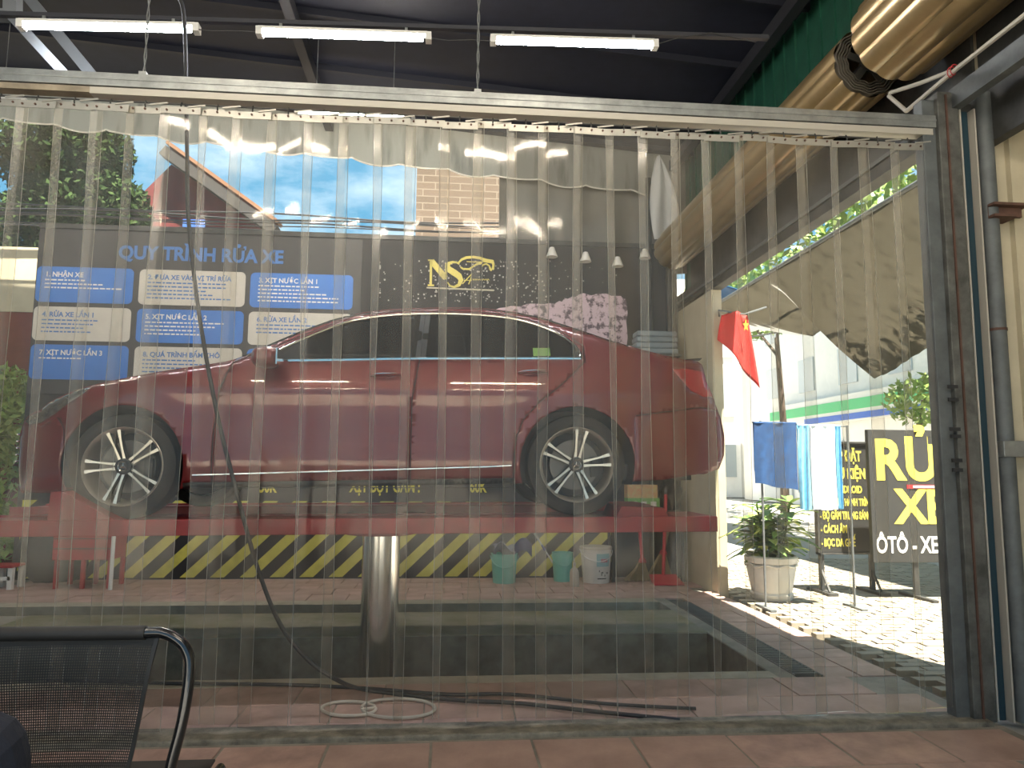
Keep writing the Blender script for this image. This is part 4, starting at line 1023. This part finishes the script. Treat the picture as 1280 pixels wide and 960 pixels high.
def foliage(mb, c, R_, n, size, seed):
    rnd = random.Random(seed)
    for _ in range(n):
        while True:
            d = Vector((rnd.uniform(-1, 1), rnd.uniform(-1, 1), rnd.uniform(-1, 1)))
            if .35 < d.length < 1: break
        p = Vector(c)+Vector((d.x*R_[0], d.y*R_[1], d.z*R_[2]))
        a = Vector((rnd.uniform(-1, 1), rnd.uniform(-1, 1), rnd.uniform(-1, 1))).normalized()*size*rnd.uniform(.6, 1.3)
        b = a.cross(Vector((rnd.uniform(-1, 1), rnd.uniform(-1, 1), rnd.uniform(-1, 1)))).normalized()*size*.4
        mb.add([p-a, p+b, p+a, p-b], [(0, 1, 2, 3)])
def tree(name, base, trunk_h, blobs, label, m, n=900, size=.14, seed=1, cat='tree', group=None):
    t = thing(name, base, label, cat, group); B = Vector(base)
    MB().tube([B, B+Vector((.05, 0, trunk_h*.5)), B+Vector((-.05, .05, trunk_h))], [.14, .10, .07], 8).build('trunk', m_bark, t, smooth=True)
    br = MB(); fo = MB()
    for i, (c, R_) in enumerate(blobs):
        C = B+Vector(c); br.tube([B+Vector((-.05, .05, trunk_h*.9)), C], [.05, .02], 6); foliage(fo, C, R_, n, size, seed*31+i)
    br.build('branches', m_bark, t); o = fo.build('foliage', m, t); o['kind'] = 'stuff'
tree('garden_shrub', (-5.75, 9.75, 0), 1.6, [((0, 0, 1.2), (.55, .4, .9)), ((.2, .05, 2.0), (.45, .35, .6)), ((.0, 0, .5), (.6, .35, .45))], 'leafy green shrub at the left edge beside the end of the black wall', m_leaf, 1100, .07, 2, 'shrub')
tree('garden_shrub', (-7.0, 9.7, 0), 1.6, [((0, 0, 1.1), (.6, .4, .8)), ((0, 0, 2.1), (.5, .4, .7))], 'leafy green shrub farthest left, mostly outside the picture', m_leaf, 900, .07, 5, 'shrub')
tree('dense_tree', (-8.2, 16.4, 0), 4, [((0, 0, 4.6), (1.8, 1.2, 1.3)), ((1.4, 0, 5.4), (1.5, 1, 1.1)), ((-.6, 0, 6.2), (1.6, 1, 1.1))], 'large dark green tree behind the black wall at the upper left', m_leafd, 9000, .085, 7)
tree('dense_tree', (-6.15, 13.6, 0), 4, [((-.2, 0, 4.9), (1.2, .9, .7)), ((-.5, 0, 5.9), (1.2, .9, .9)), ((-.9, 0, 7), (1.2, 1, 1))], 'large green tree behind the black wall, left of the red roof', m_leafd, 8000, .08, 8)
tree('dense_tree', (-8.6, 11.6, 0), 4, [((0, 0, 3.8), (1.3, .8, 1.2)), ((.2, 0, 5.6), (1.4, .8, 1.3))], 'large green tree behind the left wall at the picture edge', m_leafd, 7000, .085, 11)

# houses over the wall
hse = thing('red_roof_house', (-5.5, 17, 0), 'house with a red roof and orange ridge rising above the black wall', 'house')
MB().box((-7.6, 16.2, 0), (-3.6, 22, 6.45)).build('walls', mat('beige house wall', (.42, .33, .20), .85), hse)
A_ = Vector((-6.05, 16.0, 8.05)); B_ = Vector((-3.3, 16.0, 6.12)); C_ = Vector((-7.0, 15.9, 6.50))
rl = atY(150, 268, 16); ra = atY(214, 205, 16); rr_ = atY(338, 290, 16); rq = atY(150, 292, 16)
def rp3(p, dy): return (p.x, p.y+dy, p.z)
MB().add([rp3(rq, 0), rp3(rr_, 0), rp3(ra, .02), rp3(rl, .02), rp3(rq, 5), rp3(rr_, 5), rp3(ra, 5), rp3(rl, 5)], [(0,1,2,3),(4,7,6,5),(0,4,5,1),(1,5,6,2),(2,6,7,3),(3,7,4,0)]).build('roof', mat('red roof sheet', (.14, .014, .012), .7, var=.25, vscale=3), hse)
a_, b_ = atY(206, 190, 15.8), atY(345, 290, 15.8)
MB().bar(a_, b_, .3, .22).build('barge_board', mat('grey barge board', (.05, .045, .04), .8), hse)
MB().bar(a_+Vector((.08, 0, .17)), b_+Vector((.08, 0, .17)), .34, .07).build('ridge', mat('orange ridge tile', (.28, .13, .06), .8), hse)
q_ = atY(242, 280, 15.5); MB().box((q_.x-.22, 15.5, q_.z-.15), (q_.x+.22, 15.56, q_.z+.1)).build('blue_sign', mat('blue sign sheet', (.04, .14, .5), .6), hse)
bb = thing('brick_building', (.2, 18, 0), 'tan brick building wall rising above the black wall behind the car emblem', 'building')
m_bk = bpy.data.materials.new('tan brick facade'); m_bk.use_nodes = True; t = m_bk.node_tree; b = t.nodes['Principled BSDF']; b.inputs['Roughness'].default_value = .9
tx = t.nodes.new('ShaderNodeTexBrick'); tx.inputs['Color1'].default_value = (.15, .105, .07, 1); tx.inputs['Color2'].default_value = (.18, .125, .085, 1); tx.inputs['Mortar'].default_value = (.28, .22, .16, 1)
tx.inputs['Scale'].default_value = 1; tx.inputs['Brick Width'].default_value = .55; tx.inputs['Row Height'].default_value = .16; tx.inputs['Mortar Size'].default_value = .012
tc = t.nodes.new('ShaderNodeTexCoord'); sp = t.nodes.new('ShaderNodeSeparateXYZ'); cb_ = t.nodes.new('ShaderNodeCombineXYZ')
t.links.new(tc.outputs['Object'], sp.inputs[0]); t.links.new(sp.outputs[0], cb_.inputs[0]); t.links.new(sp.outputs[2], cb_.inputs[1]); t.links.new(cb_.outputs[0], tx.inputs['Vector']); t.links.new(tx.outputs[0], b.inputs['Base Color'])
xl = atY(520, 260, 16).x; xr = atY(627, 260, 16).x
MB().box((xl, 16, 0), (xr, 22, 10.5)).build('walls', m_bk, bb); MB().box((xl-.1, 15.9, 10.5), (xr+.1, 22.1, 10.7)).build('parapet', m_cream, bb)
# canvas: scalloped valance under the roof edge and side drape
def scallop(x): return 5.60-.075*(x+4.4)-.05*abs(math.sin((x+4.4)*PI/.62))**.7
def vfn(u, v):
    x = -9+12.0*u; zt_ = 5.57+(3.3-x)*.0707; zb_ = scallop(x); return (x, 9.42+.05*math.sin(x*5)*v, zt_+(zb_-zt_)*v)
val = thing('canvas_valance', (-3, 9.42, 5), 'grey canvas valance with a pale wavy hem under the roof edge', 'awning')
m_canv = clear_mat('grey canvas', (.01, .01, .01), 1.0, (.42, .42, .38), .5, 1.02)
MB().grid(vfn, 240, 8).build('canvas', m_canv, val, smooth=True)
MB().tube([vfn(k/240, 1) for k in range(241)], .011, 5).build('hem', mat('pale hem', (.75, .72, .65), .7), val)
dx0 = xr*9.6/16
dr_ = tag(MB().grid(lambda u, v: (atY(624, 260, 9.6).x+2.62*u, 9.62+.04*math.sin(u*30), 5.72-1.72*v), 60, 8).build('canvas_drape', mat('olive grey canvas', (.17, .165, .145), .9, var=.12, vscale=2), smooth=True), 'olive grey canvas drape behind the black wall, right of the brick building', 'drape')
# power cables over the wall
random.seed(12)
m_cb = m_cable
for i in range(9):
    z = 4.52+random.uniform(-.14, .16); x0 = -9; pts = []
    sag = random.uniform(.06, .2); t2 = random.uniform(-.06, .06)
    for k in range(41):
        u = k/40; pts.append((x0+12.6*u, 9.95+.04*i, z+t2*u+sag*4*(u-.5)**2*.6+.018*math.sin(u*23+i)+.12-.1*math.sin(u*PI*3+i*.3)*.25))
    o = MB().tube(pts, random.choice([.006, .009, .013]), 5).build('power_cable', m_cb); tag(o, 'black power cable sagging across above the black wall, one of a bundle', 'cable', 'power cables above the black wall')

# ------------------------------------------------------------------ outside on the right
m_pot = mat('white glazed pot', (.58, .57, .53), .5, var=.12)
p = atZ(944, 746); px_, py_ = 3.46, 7.76
pt = thing('potted_plant', (px_, py_, 0), 'large white pot with a leafy yellow green plant on the sunlit pavement', 'plant')
MB().lathe([(0, 0), (.20, 0), (.215, .03), (.22, .06), (.205, .08), (.255, .34), (.245, .37), (.27, .385), (.275, .44), (.25, .455), (.235, .44), (.22, .40), (0, .40)], (px_, py_, 0), 30).build('pot', m_pot, pt, smooth=True)
MB().tube([(px_+.262*math.cos(a), py_+.262*math.sin(a), .36+.012*math.sin(8*a)) for a in [k*2*PI/48 for k in range(48)]], .012, 6, closed=True).build('pot_moulding', m_pot, pt)
MB().lathe([(0, .40), (.23, .40), (.23, .405), (0, .41)], (px_, py_, 0), 24).build('soil', m_bark, pt)
rnd = random.Random(4)
m_lf = [mat('broad leaf', (.16, .30, .05), .5, col2=(.50, .55, .16), vscale=10), mat('broad dark leaf', (.06, .17, .04), .5, col2=(.20, .34, .08), vscale=10)]
for s_ in range(7):
    a = s_*.9+rnd.uniform(-.3, .3); rr = rnd.uniform(.02, .12); h = rnd.uniform(.35, .95)
    base = Vector((px_+rr*math.cos(a), py_+rr*math.sin(a), .40)); topp = base+Vector((.14*math.cos(a), .14*math.sin(a), h*.75))
    stem = MB().tube([base, base.lerp(topp, .5)+Vector((.01, 0, 0)), topp], [.016, .013, .010], 7).build('stem', mat('plant stem', (.12, .16, .06), .7), pt, smooth=True)
    for l in range(20):
        b0_ = base.lerp(topp, max(.1, .15+.85*l/19)); la = l*2.4+s_; el = rnd.uniform(.1, .9); ln = rnd.uniform(.26, .42)
        d = Vector((math.cos(la), math.sin(la), el)).normalized(); sd = d.cross(Vector((0, 0, 1))).normalized()
        lv = MB()
        def lf(u, v, d=d, sd=sd, b0_=b0_, ln=ln):
            w = .06*math.sin(PI*min(1, u*.93+.07))**.8; q = b0_+d*ln*u+Vector((0, 0, -.22*ln*4*u*u*.5)); return q+sd*w*(2*v-1)+Vector((0, 0, .012*abs(2*v-1)))
        lv.grid(lf, 5, 2); lv.build('leaf', m_lf[(l+s_) % 2], stem, smooth=True)
# towels on a line
Yt = 7.2
rack = thing('towel_rack', (3.5, Yt, 0), 'thin steel clothes line stand with the towels, outside the curtain by the potted plant', 'rack')
MB().tube([(3.14, Yt, 1.835), (3.55, Yt, 1.815), (4.06, Yt, 1.80)], .006, 6).build('line', m_galvd, rack)
for x, z in ((4.06, 1.81), (3.145, 1.845)): MB().tube([(x, Yt, 0), (x, Yt, z)], .012, 8).build('stand_pole', m_galvd, rack); MB().box((x-.03, Yt-.18, 0), (x+.03, Yt+.18, .02)).build('stand_foot', m_galvd, rack)
def towel(x0, x1, zt_, zb_, m, label, f=5, tilt=0.0):
    def fn(u, v):
        x = x0+(x1-x0)*u; y = Yt-.022-.02*math.sin(u*f*2)*v+.012*math.sin(u*13+v*3); z = zt_-(zt_-zb_)*v-tilt*u*v+.006*math.sin(u*9)
        return (x, y, z)
    def fb(u, v): a = fn(u, v*.8); return (a[0]+.01, Yt+.022+.01*math.sin(u*11), a[2])
    mb = MB().grid(fn, 24, 20).grid(fb, 24, 16)
    mb.grid(lambda u, v: (x0+(x1-x0)*u, Yt+.022*math.sin((v-.5)*PI), zt_+.022*math.cos((v-.5)*PI)*.6), 24, 6)
    return tag(mb.build('towel', m, smooth=True), label, 'towel', 'towels on the line')
ta, tb_, tc_, td = (atY(x, 575, Yt).x for x in (942, 996, 1012, 1044)); te = atY(1051, 575, Yt).x
zA, zB, zC = atY(965, 529, Yt).z, atY(965, 604, Yt).z, atY(1025, 637, Yt).z
towel(ta, tb_, zA, zB, mat('mid blue towel', (.014, .06, .17), .95, var=.35, vscale=14, bump=.4, bscale=200), 'dark blue towel hung on the line, left of the pale ones', tilt=.07)
towel(tb_+.01, tc_, zA-.02, zC, mat('sky blue towel', (.20, .50, .72), .95, var=.2, vscale=14), 'narrow light blue towel hung between the dark blue and the white one')
towel(tc_+.01, td, zA-.02, zC, mat('white blue towel', (.72, .82, .88), .95, var=.05), 'wide white towel with pale blue tint on the line')
towel(td+.005, te, zA-.025, zC+.01, mat('sky blue towel', (.2, .5, .7)), 'narrow blue towel at the right end of the line, beside the white one')
# sign boards
m_sign = mat('black sign face', (.028, .028, .026), .6)
sg = thing('price_board', (4.4, 8.1, 0), 'black pavement sign board with yellow service list on two legs', 'sign')
MB().box((4.17, 8.08, .44), (4.86, 8.12, 1.66)).build('panel', m_sign, sg, bevel=.004)
MB().box((4.15, 8.06, .42), (4.17, 8.13, 1.68)).box((4.86, 8.06, .42), (4.88, 8.13, 1.68)).box((4.15, 8.06, 1.66), (4.88, 8.13, 1.68)).box((4.15, 8.06, .42), (4.88, 8.13, .44)).build('frame', m_dsteel, sg)
for x in (4.19, 4.78):
    MB().box((x-.02, 8.08, 0), (x+.03, 8.12, .44)).build('leg', m_dsteel, sg); MB().box((x-.05, 7.85, 0), (x+.06, 8.35, .03)).build('foot', m_dsteel, sg)
    MB().bar((x, 7.92, .03), (x, 8.09, .25), .02, .02).build('brace', m_dsteel, sg)
def P8(px, py): q = atY(px, py, 8.06); return (q.x, 8.078, q.z)
for (tx_, px, py, hpx, sx_) in (('LẮP ĐẶT', 1037, 576, 13, .60), ('PHỤ KIỆN', 1037, 598, 13, .60), ('ANDROID', 1045, 616, 9, .62), ('CAMERA HÀNH TRÌNH', 1033, 632, 9, .48), ('- ĐỘ GẦM TRUNG SÁNG', 1026, 649, 9.5, .46), ('- CÁCH ÂM', 1026, 666, 9.5, .52), ('- BỌC DA GHẾ', 1026, 683, 9.5, .52)):
    a = P8(px, py); text('lettering', tx_, hpx/.72*8.06/924*1.02, (max(a[0], 4.19), a[1], a[2]), m_tyel, sg, sx=sx_, bold=.03)
bs = thing('car_wash_sign', (5.3, 7.7, 0), 'large black sign reading in big yellow and white letters beside the steel post', 'sign')
MB().box((4.56, 7.68, .38), (6.3, 7.74, 1.80)).build('panel', m_sign, bs, bevel=.004)
for x in (5.05, 6.1): MB().box((x-.025, 7.70, 0), (x+.025, 7.74, .4)).build('leg', m_dsteel, bs); MB().box((x-.03, 7.4, 0), (x+.03, 8.0, .03)).build('foot', m_dsteel, bs)
def P7(px, py): q = atY(px, py, 7.67); return (q.x, 7.678, q.z)
a = P7(1094, 598); text('lettering', 'RỬA', .60, a, m_tyel, bs, sx=.92, bold=.035)
a = P7(1122, 653); text('lettering', 'XE', .50, a, m_tyel, bs, sx=.95, bold=.035)
a = P7(1096, 691); text('lettering', 'ÔTÔ - XE MÁY', .245, a, m_twh, bs, sx=.66, bold=.02)
a = P7(1134, 611); MB().box((a[0], 7.674, a[2]), (a[0]+.9, 7.681, a[2]+.045)).build('red_band', m_redp2, bs); MB().box((a[0]+.07, 7.670, a[2]+.01), (a[0]+.8, 7.676, a[2]+.035)).build('white_band', m_twh, bs)
# flag
fg = thing('red_flag', (3.2, 8.0, 2.4), 'red flag with a yellow star hanging outside by the cream wall', 'flag')
MB().tube([Vector((3.1, 8.12, 3.10)), atY(898, 388, 7.95), atY(930, 393, 7.95), atY(958, 384, 7.95)], .012, 6).build('flag_pole', m_galvd, fg)
FO = [(901, 392), (921, 390), (934, 392), (939, 420), (946, 455), (948, 486), (934, 484), (922, 464), (914, 445), (916, 430), (898, 422)]
FOc = [(900, 396, 899, 424), (908, 392, 908, 432), (918, 390, 915, 446), (926, 390, 925, 468), (932, 392, 936, 486)]
def ff(u, v):
    x0, y0 = 902+33*u, 394-4*math.sin(PI*u); x1, y1 = 898+50*u**.9, 424+62*u
    x = x0+(x1-x0)*v; y = y0+(y1-y0)*v; q = atY(x, y, 7.95); return (q.x, 7.95+.04*math.sin(u*9+v*2), q.z)
MB().grid(ff, 16, 14).build('cloth', mat('red flag cloth', (.60, .03, .025), .8), fg, smooth=True, solid=.003)
c_ = atY(932, 407, 7.90); stp = []
for k in range(10): a = PI/2+k*PI/5; r_ = .075 if k % 2 == 0 else .03; stp.append((c_.x+r_*math.cos(a)*.5, c_.z+r_*math.sin(a)))
MB().prism(stp, lambda u, v, w: (u, 7.895-w, v), .004).build('star', mat('yellow star', (.85, .6, .05), .7), fg)
# tan street canopy
cn = thing('street_canopy', (7, 12, 0), 'tan canvas street canopy outside the opening, ragged lower edge', 'awning')
lo = [(6.5, 3.55), (9, 3.35), (11.6, 3.40), (12.6, 3.15), (13.2, 3.1), (13.6, 4.55), (14.6, 4.5), (15.4, 4.3), (16.2, 4.45), (17.5, 4.9), (19, 5.0)]
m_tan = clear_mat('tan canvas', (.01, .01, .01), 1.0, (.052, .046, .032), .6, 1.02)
def cfn(u, v):
    y = 6.5+12.5*u; x = 6+2*v; zl = lerp(lo, y); zt_ = 5.04
    return (x, y, zt_+(zl-zt_)*v-.12*math.sin(v*PI)+.015*math.sin(y*3+v*3)+.01*math.sin(y*19)*v)
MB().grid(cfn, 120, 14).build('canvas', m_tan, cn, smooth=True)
MB().tube([(6, 6.4, 5.06), (6, 19, 5.06)], .035, 8).build('top_pole', m_galvd, cn)
MB().tube([atX(905, 384, 7.0), atX(1068, 374, 7.2)], .04, 8).build('cross_pole', m_galvd, cn)
MB().tube([(8.0, 6.4, 3.5), (8.0, 19, 4.9)], .02, 6).build('low_rope', m_galvd, cn)
for y in (6.6, 18.8): MB().tube([(6.0, y, 0), (6.0, y, 5.17)], .04, 8).build('pole', m_galvd, cn)
# buildings across the street
m_fac = mat('white facade', (.86, .84, .80), .8, var=.05)
st1 = thing('white_shop', (16, 20, 0), 'sun bleached white shop building across the street with green and blue fascia', 'building')
MB().box((14, 8, 0), (20, 34, 9)).build('walls', m_fac, st1)
for y in range(9, 33, 4): MB().box((13.9, y, .2), (14.0, y+2.6, 2.4)).build('shop_front', mat('pale shop front', (.45, .48, .50), .4), st1)
for z in (4.4, 6.8):
    for y in range(9, 33, 3): MB().box((13.95, y, z), (14.0, y+1.2, z+1.3)).build('window', mat('pale window', (.5, .55, .58), .3), st1)
fa = MB().box((13.55, 16, 3.05), (13.9, 30, 3.95)).build('fascia', m_wht, st1)
MB().box((13.53, 16, 3.40), (13.55, 30, 3.75)).build('green_band', mat('green fascia', (.08, .50, .20), .6), fa)
MB().box((13.53, 16, 3.08), (13.55, 27, 3.28)).build('blue_band', mat('blue fascia', (.04, .14, .55), .6), fa)
st2 = thing('far_building', (8, 38, 0), 'far sunlit white building closing the street', 'building')
MB().box((2.5, 36, 0), (16, 42, 11)).build('walls', m_fac, st2)
for k in range(4):
    for z in (1, 4, 7): MB().box((4+k*3, 35.9, z), (5.4+k*3, 36.0, z+1.6)).build('window', mat('grey window', (.35, .40, .42), .3), st2)
st3 = thing('neighbour_house', (5, 24, 0), 'pale neighbouring house behind the flag and the potted plant', 'building')
MB().box((3.6, 18, 0), (5.2, 26, 3.8)).build('walls', m_fac, st3); MB().box((4.0, 17.95, 1.2), (4.7, 18.0, 2.4)).build('window', mat('grey window', (.35, .4, .4)), st3)
tree('street_tree', (9.4, 12.5, 0), 5.4, [((0, 0, 6.4), (2.0, 2.2, 1.3)), ((.3, 3.2, 6.7), (2.0, 2.2, 1.3)), ((0, -3, 6.6), (2, 2, 1.3))], 'bright green street tree above the tan canopy', m_leaf, 1500, .16, 21)
tree('street_tree', (9.6, 20.5, 0), 5.2, [((0, 0, 6.6), (2, 2.4, 1.2)), ((0, 3, 6.8), (2, 2, 1.2))], 'bright green street tree farther down the street past the canopy', m_leaf, 1100, .18, 22)
tree('street_bush', (10.3, 15.2, 0), 2.4, [((0, 0, 2.9), (.7, .9, .6))], 'small green bush in front of the green shop fascia', m_leaf, 500, .12, 23, 'bush')
bp_ = MB().grid(lambda u, v: (6.3+1.2*v, 17+5*u, 5.9-.35*v+.05*math.sin(u*20)), 20, 4).build('blue_tarp', mat('blue tarpaulin', (.03, .22, .62), .6), smooth=True, solid=.01)
tag(bp_, 'blue tarpaulin above the far end of the tan canopy', 'tarpaulin')

# ------------------------------------------------------------------ foreground chair with mesh back, person's knee
ch = thing('mesh_chair', (-1.05, 2.2, 0), 'black tubular chair with a woven mesh back in the left foreground', 'chair')
m_fr = mat('black glossy tube', (.010, .010, .012), .22, .2, coat=.5)
m_mesh = mat('black mesh thread', (.016, .015, .015), .6)
XR, XL, YB = -.665, -1.30, 2.05
def backp(x, z): return Vector((x, YB+.02+(.90-z)*-.12+.06*0, z))
fp_ = [(-.785, .915), (-.735, .914), (-.695, .897), (-.667, .868), (-.655, .82), (-.662, .70), (-.682, .58), (-.69, .45)]
right = [backp(x, z) for x, z in fp_]
left = [Vector((-1.97-p.x, p.y, p.z)) for p in right]
full = left[::-1]+right
floor_r = [Vector((-.69, 2.02, .40)), Vector((-.69, 2.0, .2)), Vector((-.68, 1.98, .03)), Vector((-.68, 2.05, .014)), Vector((-.68, 2.5, .014))]
MB().tube(smooth_pts(full, 4), .0145, 12).build('back_frame', m_fr, ch, smooth=True)
for s in (0, 1):
    f = lambda p: p if s == 0 else Vector((-1.97-p.x, p.y, p.z))
    MB().tube([f(p) for p in smooth_pts([backp(-.69, .46)]+floor_r, 4)], .0145, 10).build('leg', m_fr, ch, smooth=True)
    MB().tube([f(p) for p in [Vector((-.69, 1.99, .44)), Vector((-.68, 2.2, .43)), Vector((-.68, 2.48, .42)), Vector((-.68, 2.52, .38)), Vector((-.68, 2.50, .016))]], .0145, 10).build('seat_rail', m_fr, ch, smooth=True)
MB().grid(lambda u, v: (-1.27+.57*u, 1.99+.5*v, .44-.02*math.sin(PI*v)), 8, 8).build('seat', m_mesh, ch, smooth=True, solid=.006)
# mesh back: warp and weft threads, tapering downwards like the photo
wf = MB(); zt0, zb0 = .905, .47
def xe(z): t = (zt0-z)/(zt0-.58); return -.752+(-.005-.055*t)*.9+.012
def yb(x, z): u = (x+1.27)/.6; return backp(x, z).y+.035*math.sin(max(0, min(1, (x+1.25)/.55))*PI)*.8+.012*math.sin((z-.5)*14)
nV, nH = 76, 66
for i in range(nV+1):
    u = i/nV; pts = []
    for k in range(9):
        z = zt0-(zt0-zb0)*k/8; xr_ = xe(z); xl_ = -1.97-xr_; x = xl_+(xr_-xl_)*u; pts.append(Vector((x, yb(x, z), z)))
    for k in range(8): a, b = pts[k], pts[k+1]; wf.add([a+Vector((-.0012, 0, 0)), a+Vector((.0012, 0, 0)), b+Vector((.0012, 0, 0)), b+Vector((-.0012, 0, 0)), a+Vector((0, .002, 0)), b+Vector((0, .002, 0))], [(0,1,2,3),(1,4,5,2),(4,0,3,5)])
for j in range(nH+1):
    z = zt0-(zt0-zb0)*j/nH; xr_ = xe(z); xl_ = -1.97-xr_; pts = [Vector((xl_+(xr_-xl_)*k/10, 0, z)) for k in range(11)]
    for p in pts: p.y = yb(p.x, z)
    w = .0013 if j > 3 else .0042
    for k in range(10): a, b = pts[k], pts[k+1]; wf.add([a+Vector((0, 0, -w)), b+Vector((0, 0, -w)), b+Vector((0, 0, w)), a+Vector((0, 0, w)), a+Vector((0, .002, 0)), b+Vector((0, .002, 0))], [(0,1,2,3),(3,2,5,4),(4,5,1,0)])
o = wf.build('mesh_back', m_mesh, ch); o['kind'] = 'stuff'
hb_ = MB(); hb_.tube([backp(-1.185+.41*k/10, .915) for k in range(11)], .0185, 10); hb_.build('top_sleeve', m_mesh, ch, smooth=True)
hm = MB()
for z0_ in [zt0-(zt0-zb0)*k/12 for k in range(12)]:
    z1_ = z0_-(zt0-zb0)/12; hm.bar(Vector((xe(z0_), yb(xe(z0_), z0_), z0_)), Vector((xe(z1_), yb(xe(z1_), z1_), z1_)), .010, .006, (0, 1, 0))
hm.build('side_hem', m_mesh, ch)

# seated person mostly outside the frame, only the raised knee shows
pv = thing('person', (-1.35, 1.35, 0), 'person in dark navy trousers, only a raised knee showing at the lower left corner', 'person')
def skin(name, V, E, Rr, m, parent, sub=2):
    me = bpy.data.meshes.new(name); off = worg(parent)
    me.from_pydata([Vector(v)-off for v in V], E, []); o = bpy.data.objects.new(name, me); COL.objects.link(o); o.parent = parent
    o.modifiers.new('skin', 'SKIN')
    for i, r_ in enumerate(Rr): me.skin_vertices[0].data[i].radius = (r_, r_)
    me.skin_vertices[0].data[0].use_root = True
    md = o.modifiers.new('sub', 'SUBSURF'); md.levels = sub; md.render_levels = sub
    me.materials.append(m); return o
if True:
    V = [(-1.62, 1.50, .56), (-1.64, 1.50, .80), (-1.66, 1.50, 1.02), (-1.66, 1.50, 1.10), (-1.66, 1.50, 1.17), (-1.66, 1.50, 1.28),
         (-1.55, 1.62, .56), (-1.25, 1.72, .70), (-.955, 1.78, .765), (-.965, 1.78, .50), (-.99, 1.76, .24), (-.93, 1.74, .20), (-.82, 1.72, .19),
         (-1.58, 1.38, .53), (-1.2, 1.42, .52), (-1.14, 1.44, .28), (-1.14, 1.44, .06), (-.98, 1.47, .04),
         (-1.66, 1.70, 1.02), (-1.60, 1.78, .80), (-1.42, 1.74, .72), (-1.66, 1.31, 1.02), (-1.60, 1.22, .80), (-1.42, 1.28, .66)]
    E_ = [(0,1),(1,2),(2,3),(3,4),(4,5),(0,6),(6,7),(7,8),(8,9),(9,10),(10,11),(11,12),(0,13),(13,14),(14,15),(15,16),(16,17),(2,18),(18,19),(19,20),(2,21),(21,22),(22,23)]
    Rr = [.15,.14,.16,.07,.055,.105,.09,.090,.092,.062,.045,.045,.035,.09,.07,.055,.045,.035,.06,.045,.03,.06,.045,.03]
    skin('body', V, E_, Rr, mat('navy cloth', (.010, .014, .028), .85, bump=.2, bscale=120), pv)
    fc = MB(); fc.lathe([(0, .16), (.06, .14), (.088, .08), (.09, .0), (.08, -.05), (.05, -.1), (0, -.12)], (-1.65, 1.50, 1.30), 16); fc.build('head', mat('skin tone', (.35, .20, .13), .6), pv, smooth=True)
    hr = MB(); hr.lathe([(0, .175), (.07, .155), (.1, .09), (.1, .02), (.09, .0)], (-1.655, 1.50, 1.30), 16); hr.build('hair', m_blackp, pv, smooth=True)
    for y in (1.465, 1.535): MB().lathe([(0, .012), (.012, 0), (0, -.012)], (-1.565, y, 1.305), 8).build('eye', m_wht, pv)
    sx = thing('wooden_stool', (-1.6, 1.48, 0), 'low stool under the seated person, outside the frame at the left', 'stool')
    MB().box((-1.80, 1.28, .40), (-1.42, 1.68, .43)).build('seat', m_bark, sx, bevel=.008)
    for x in (-1.78, -1.48):
        for y in (1.30, 1.62): MB().box((x, y, 0), (x+.04, y+.04, .40)).build('leg', m_bark, sx)
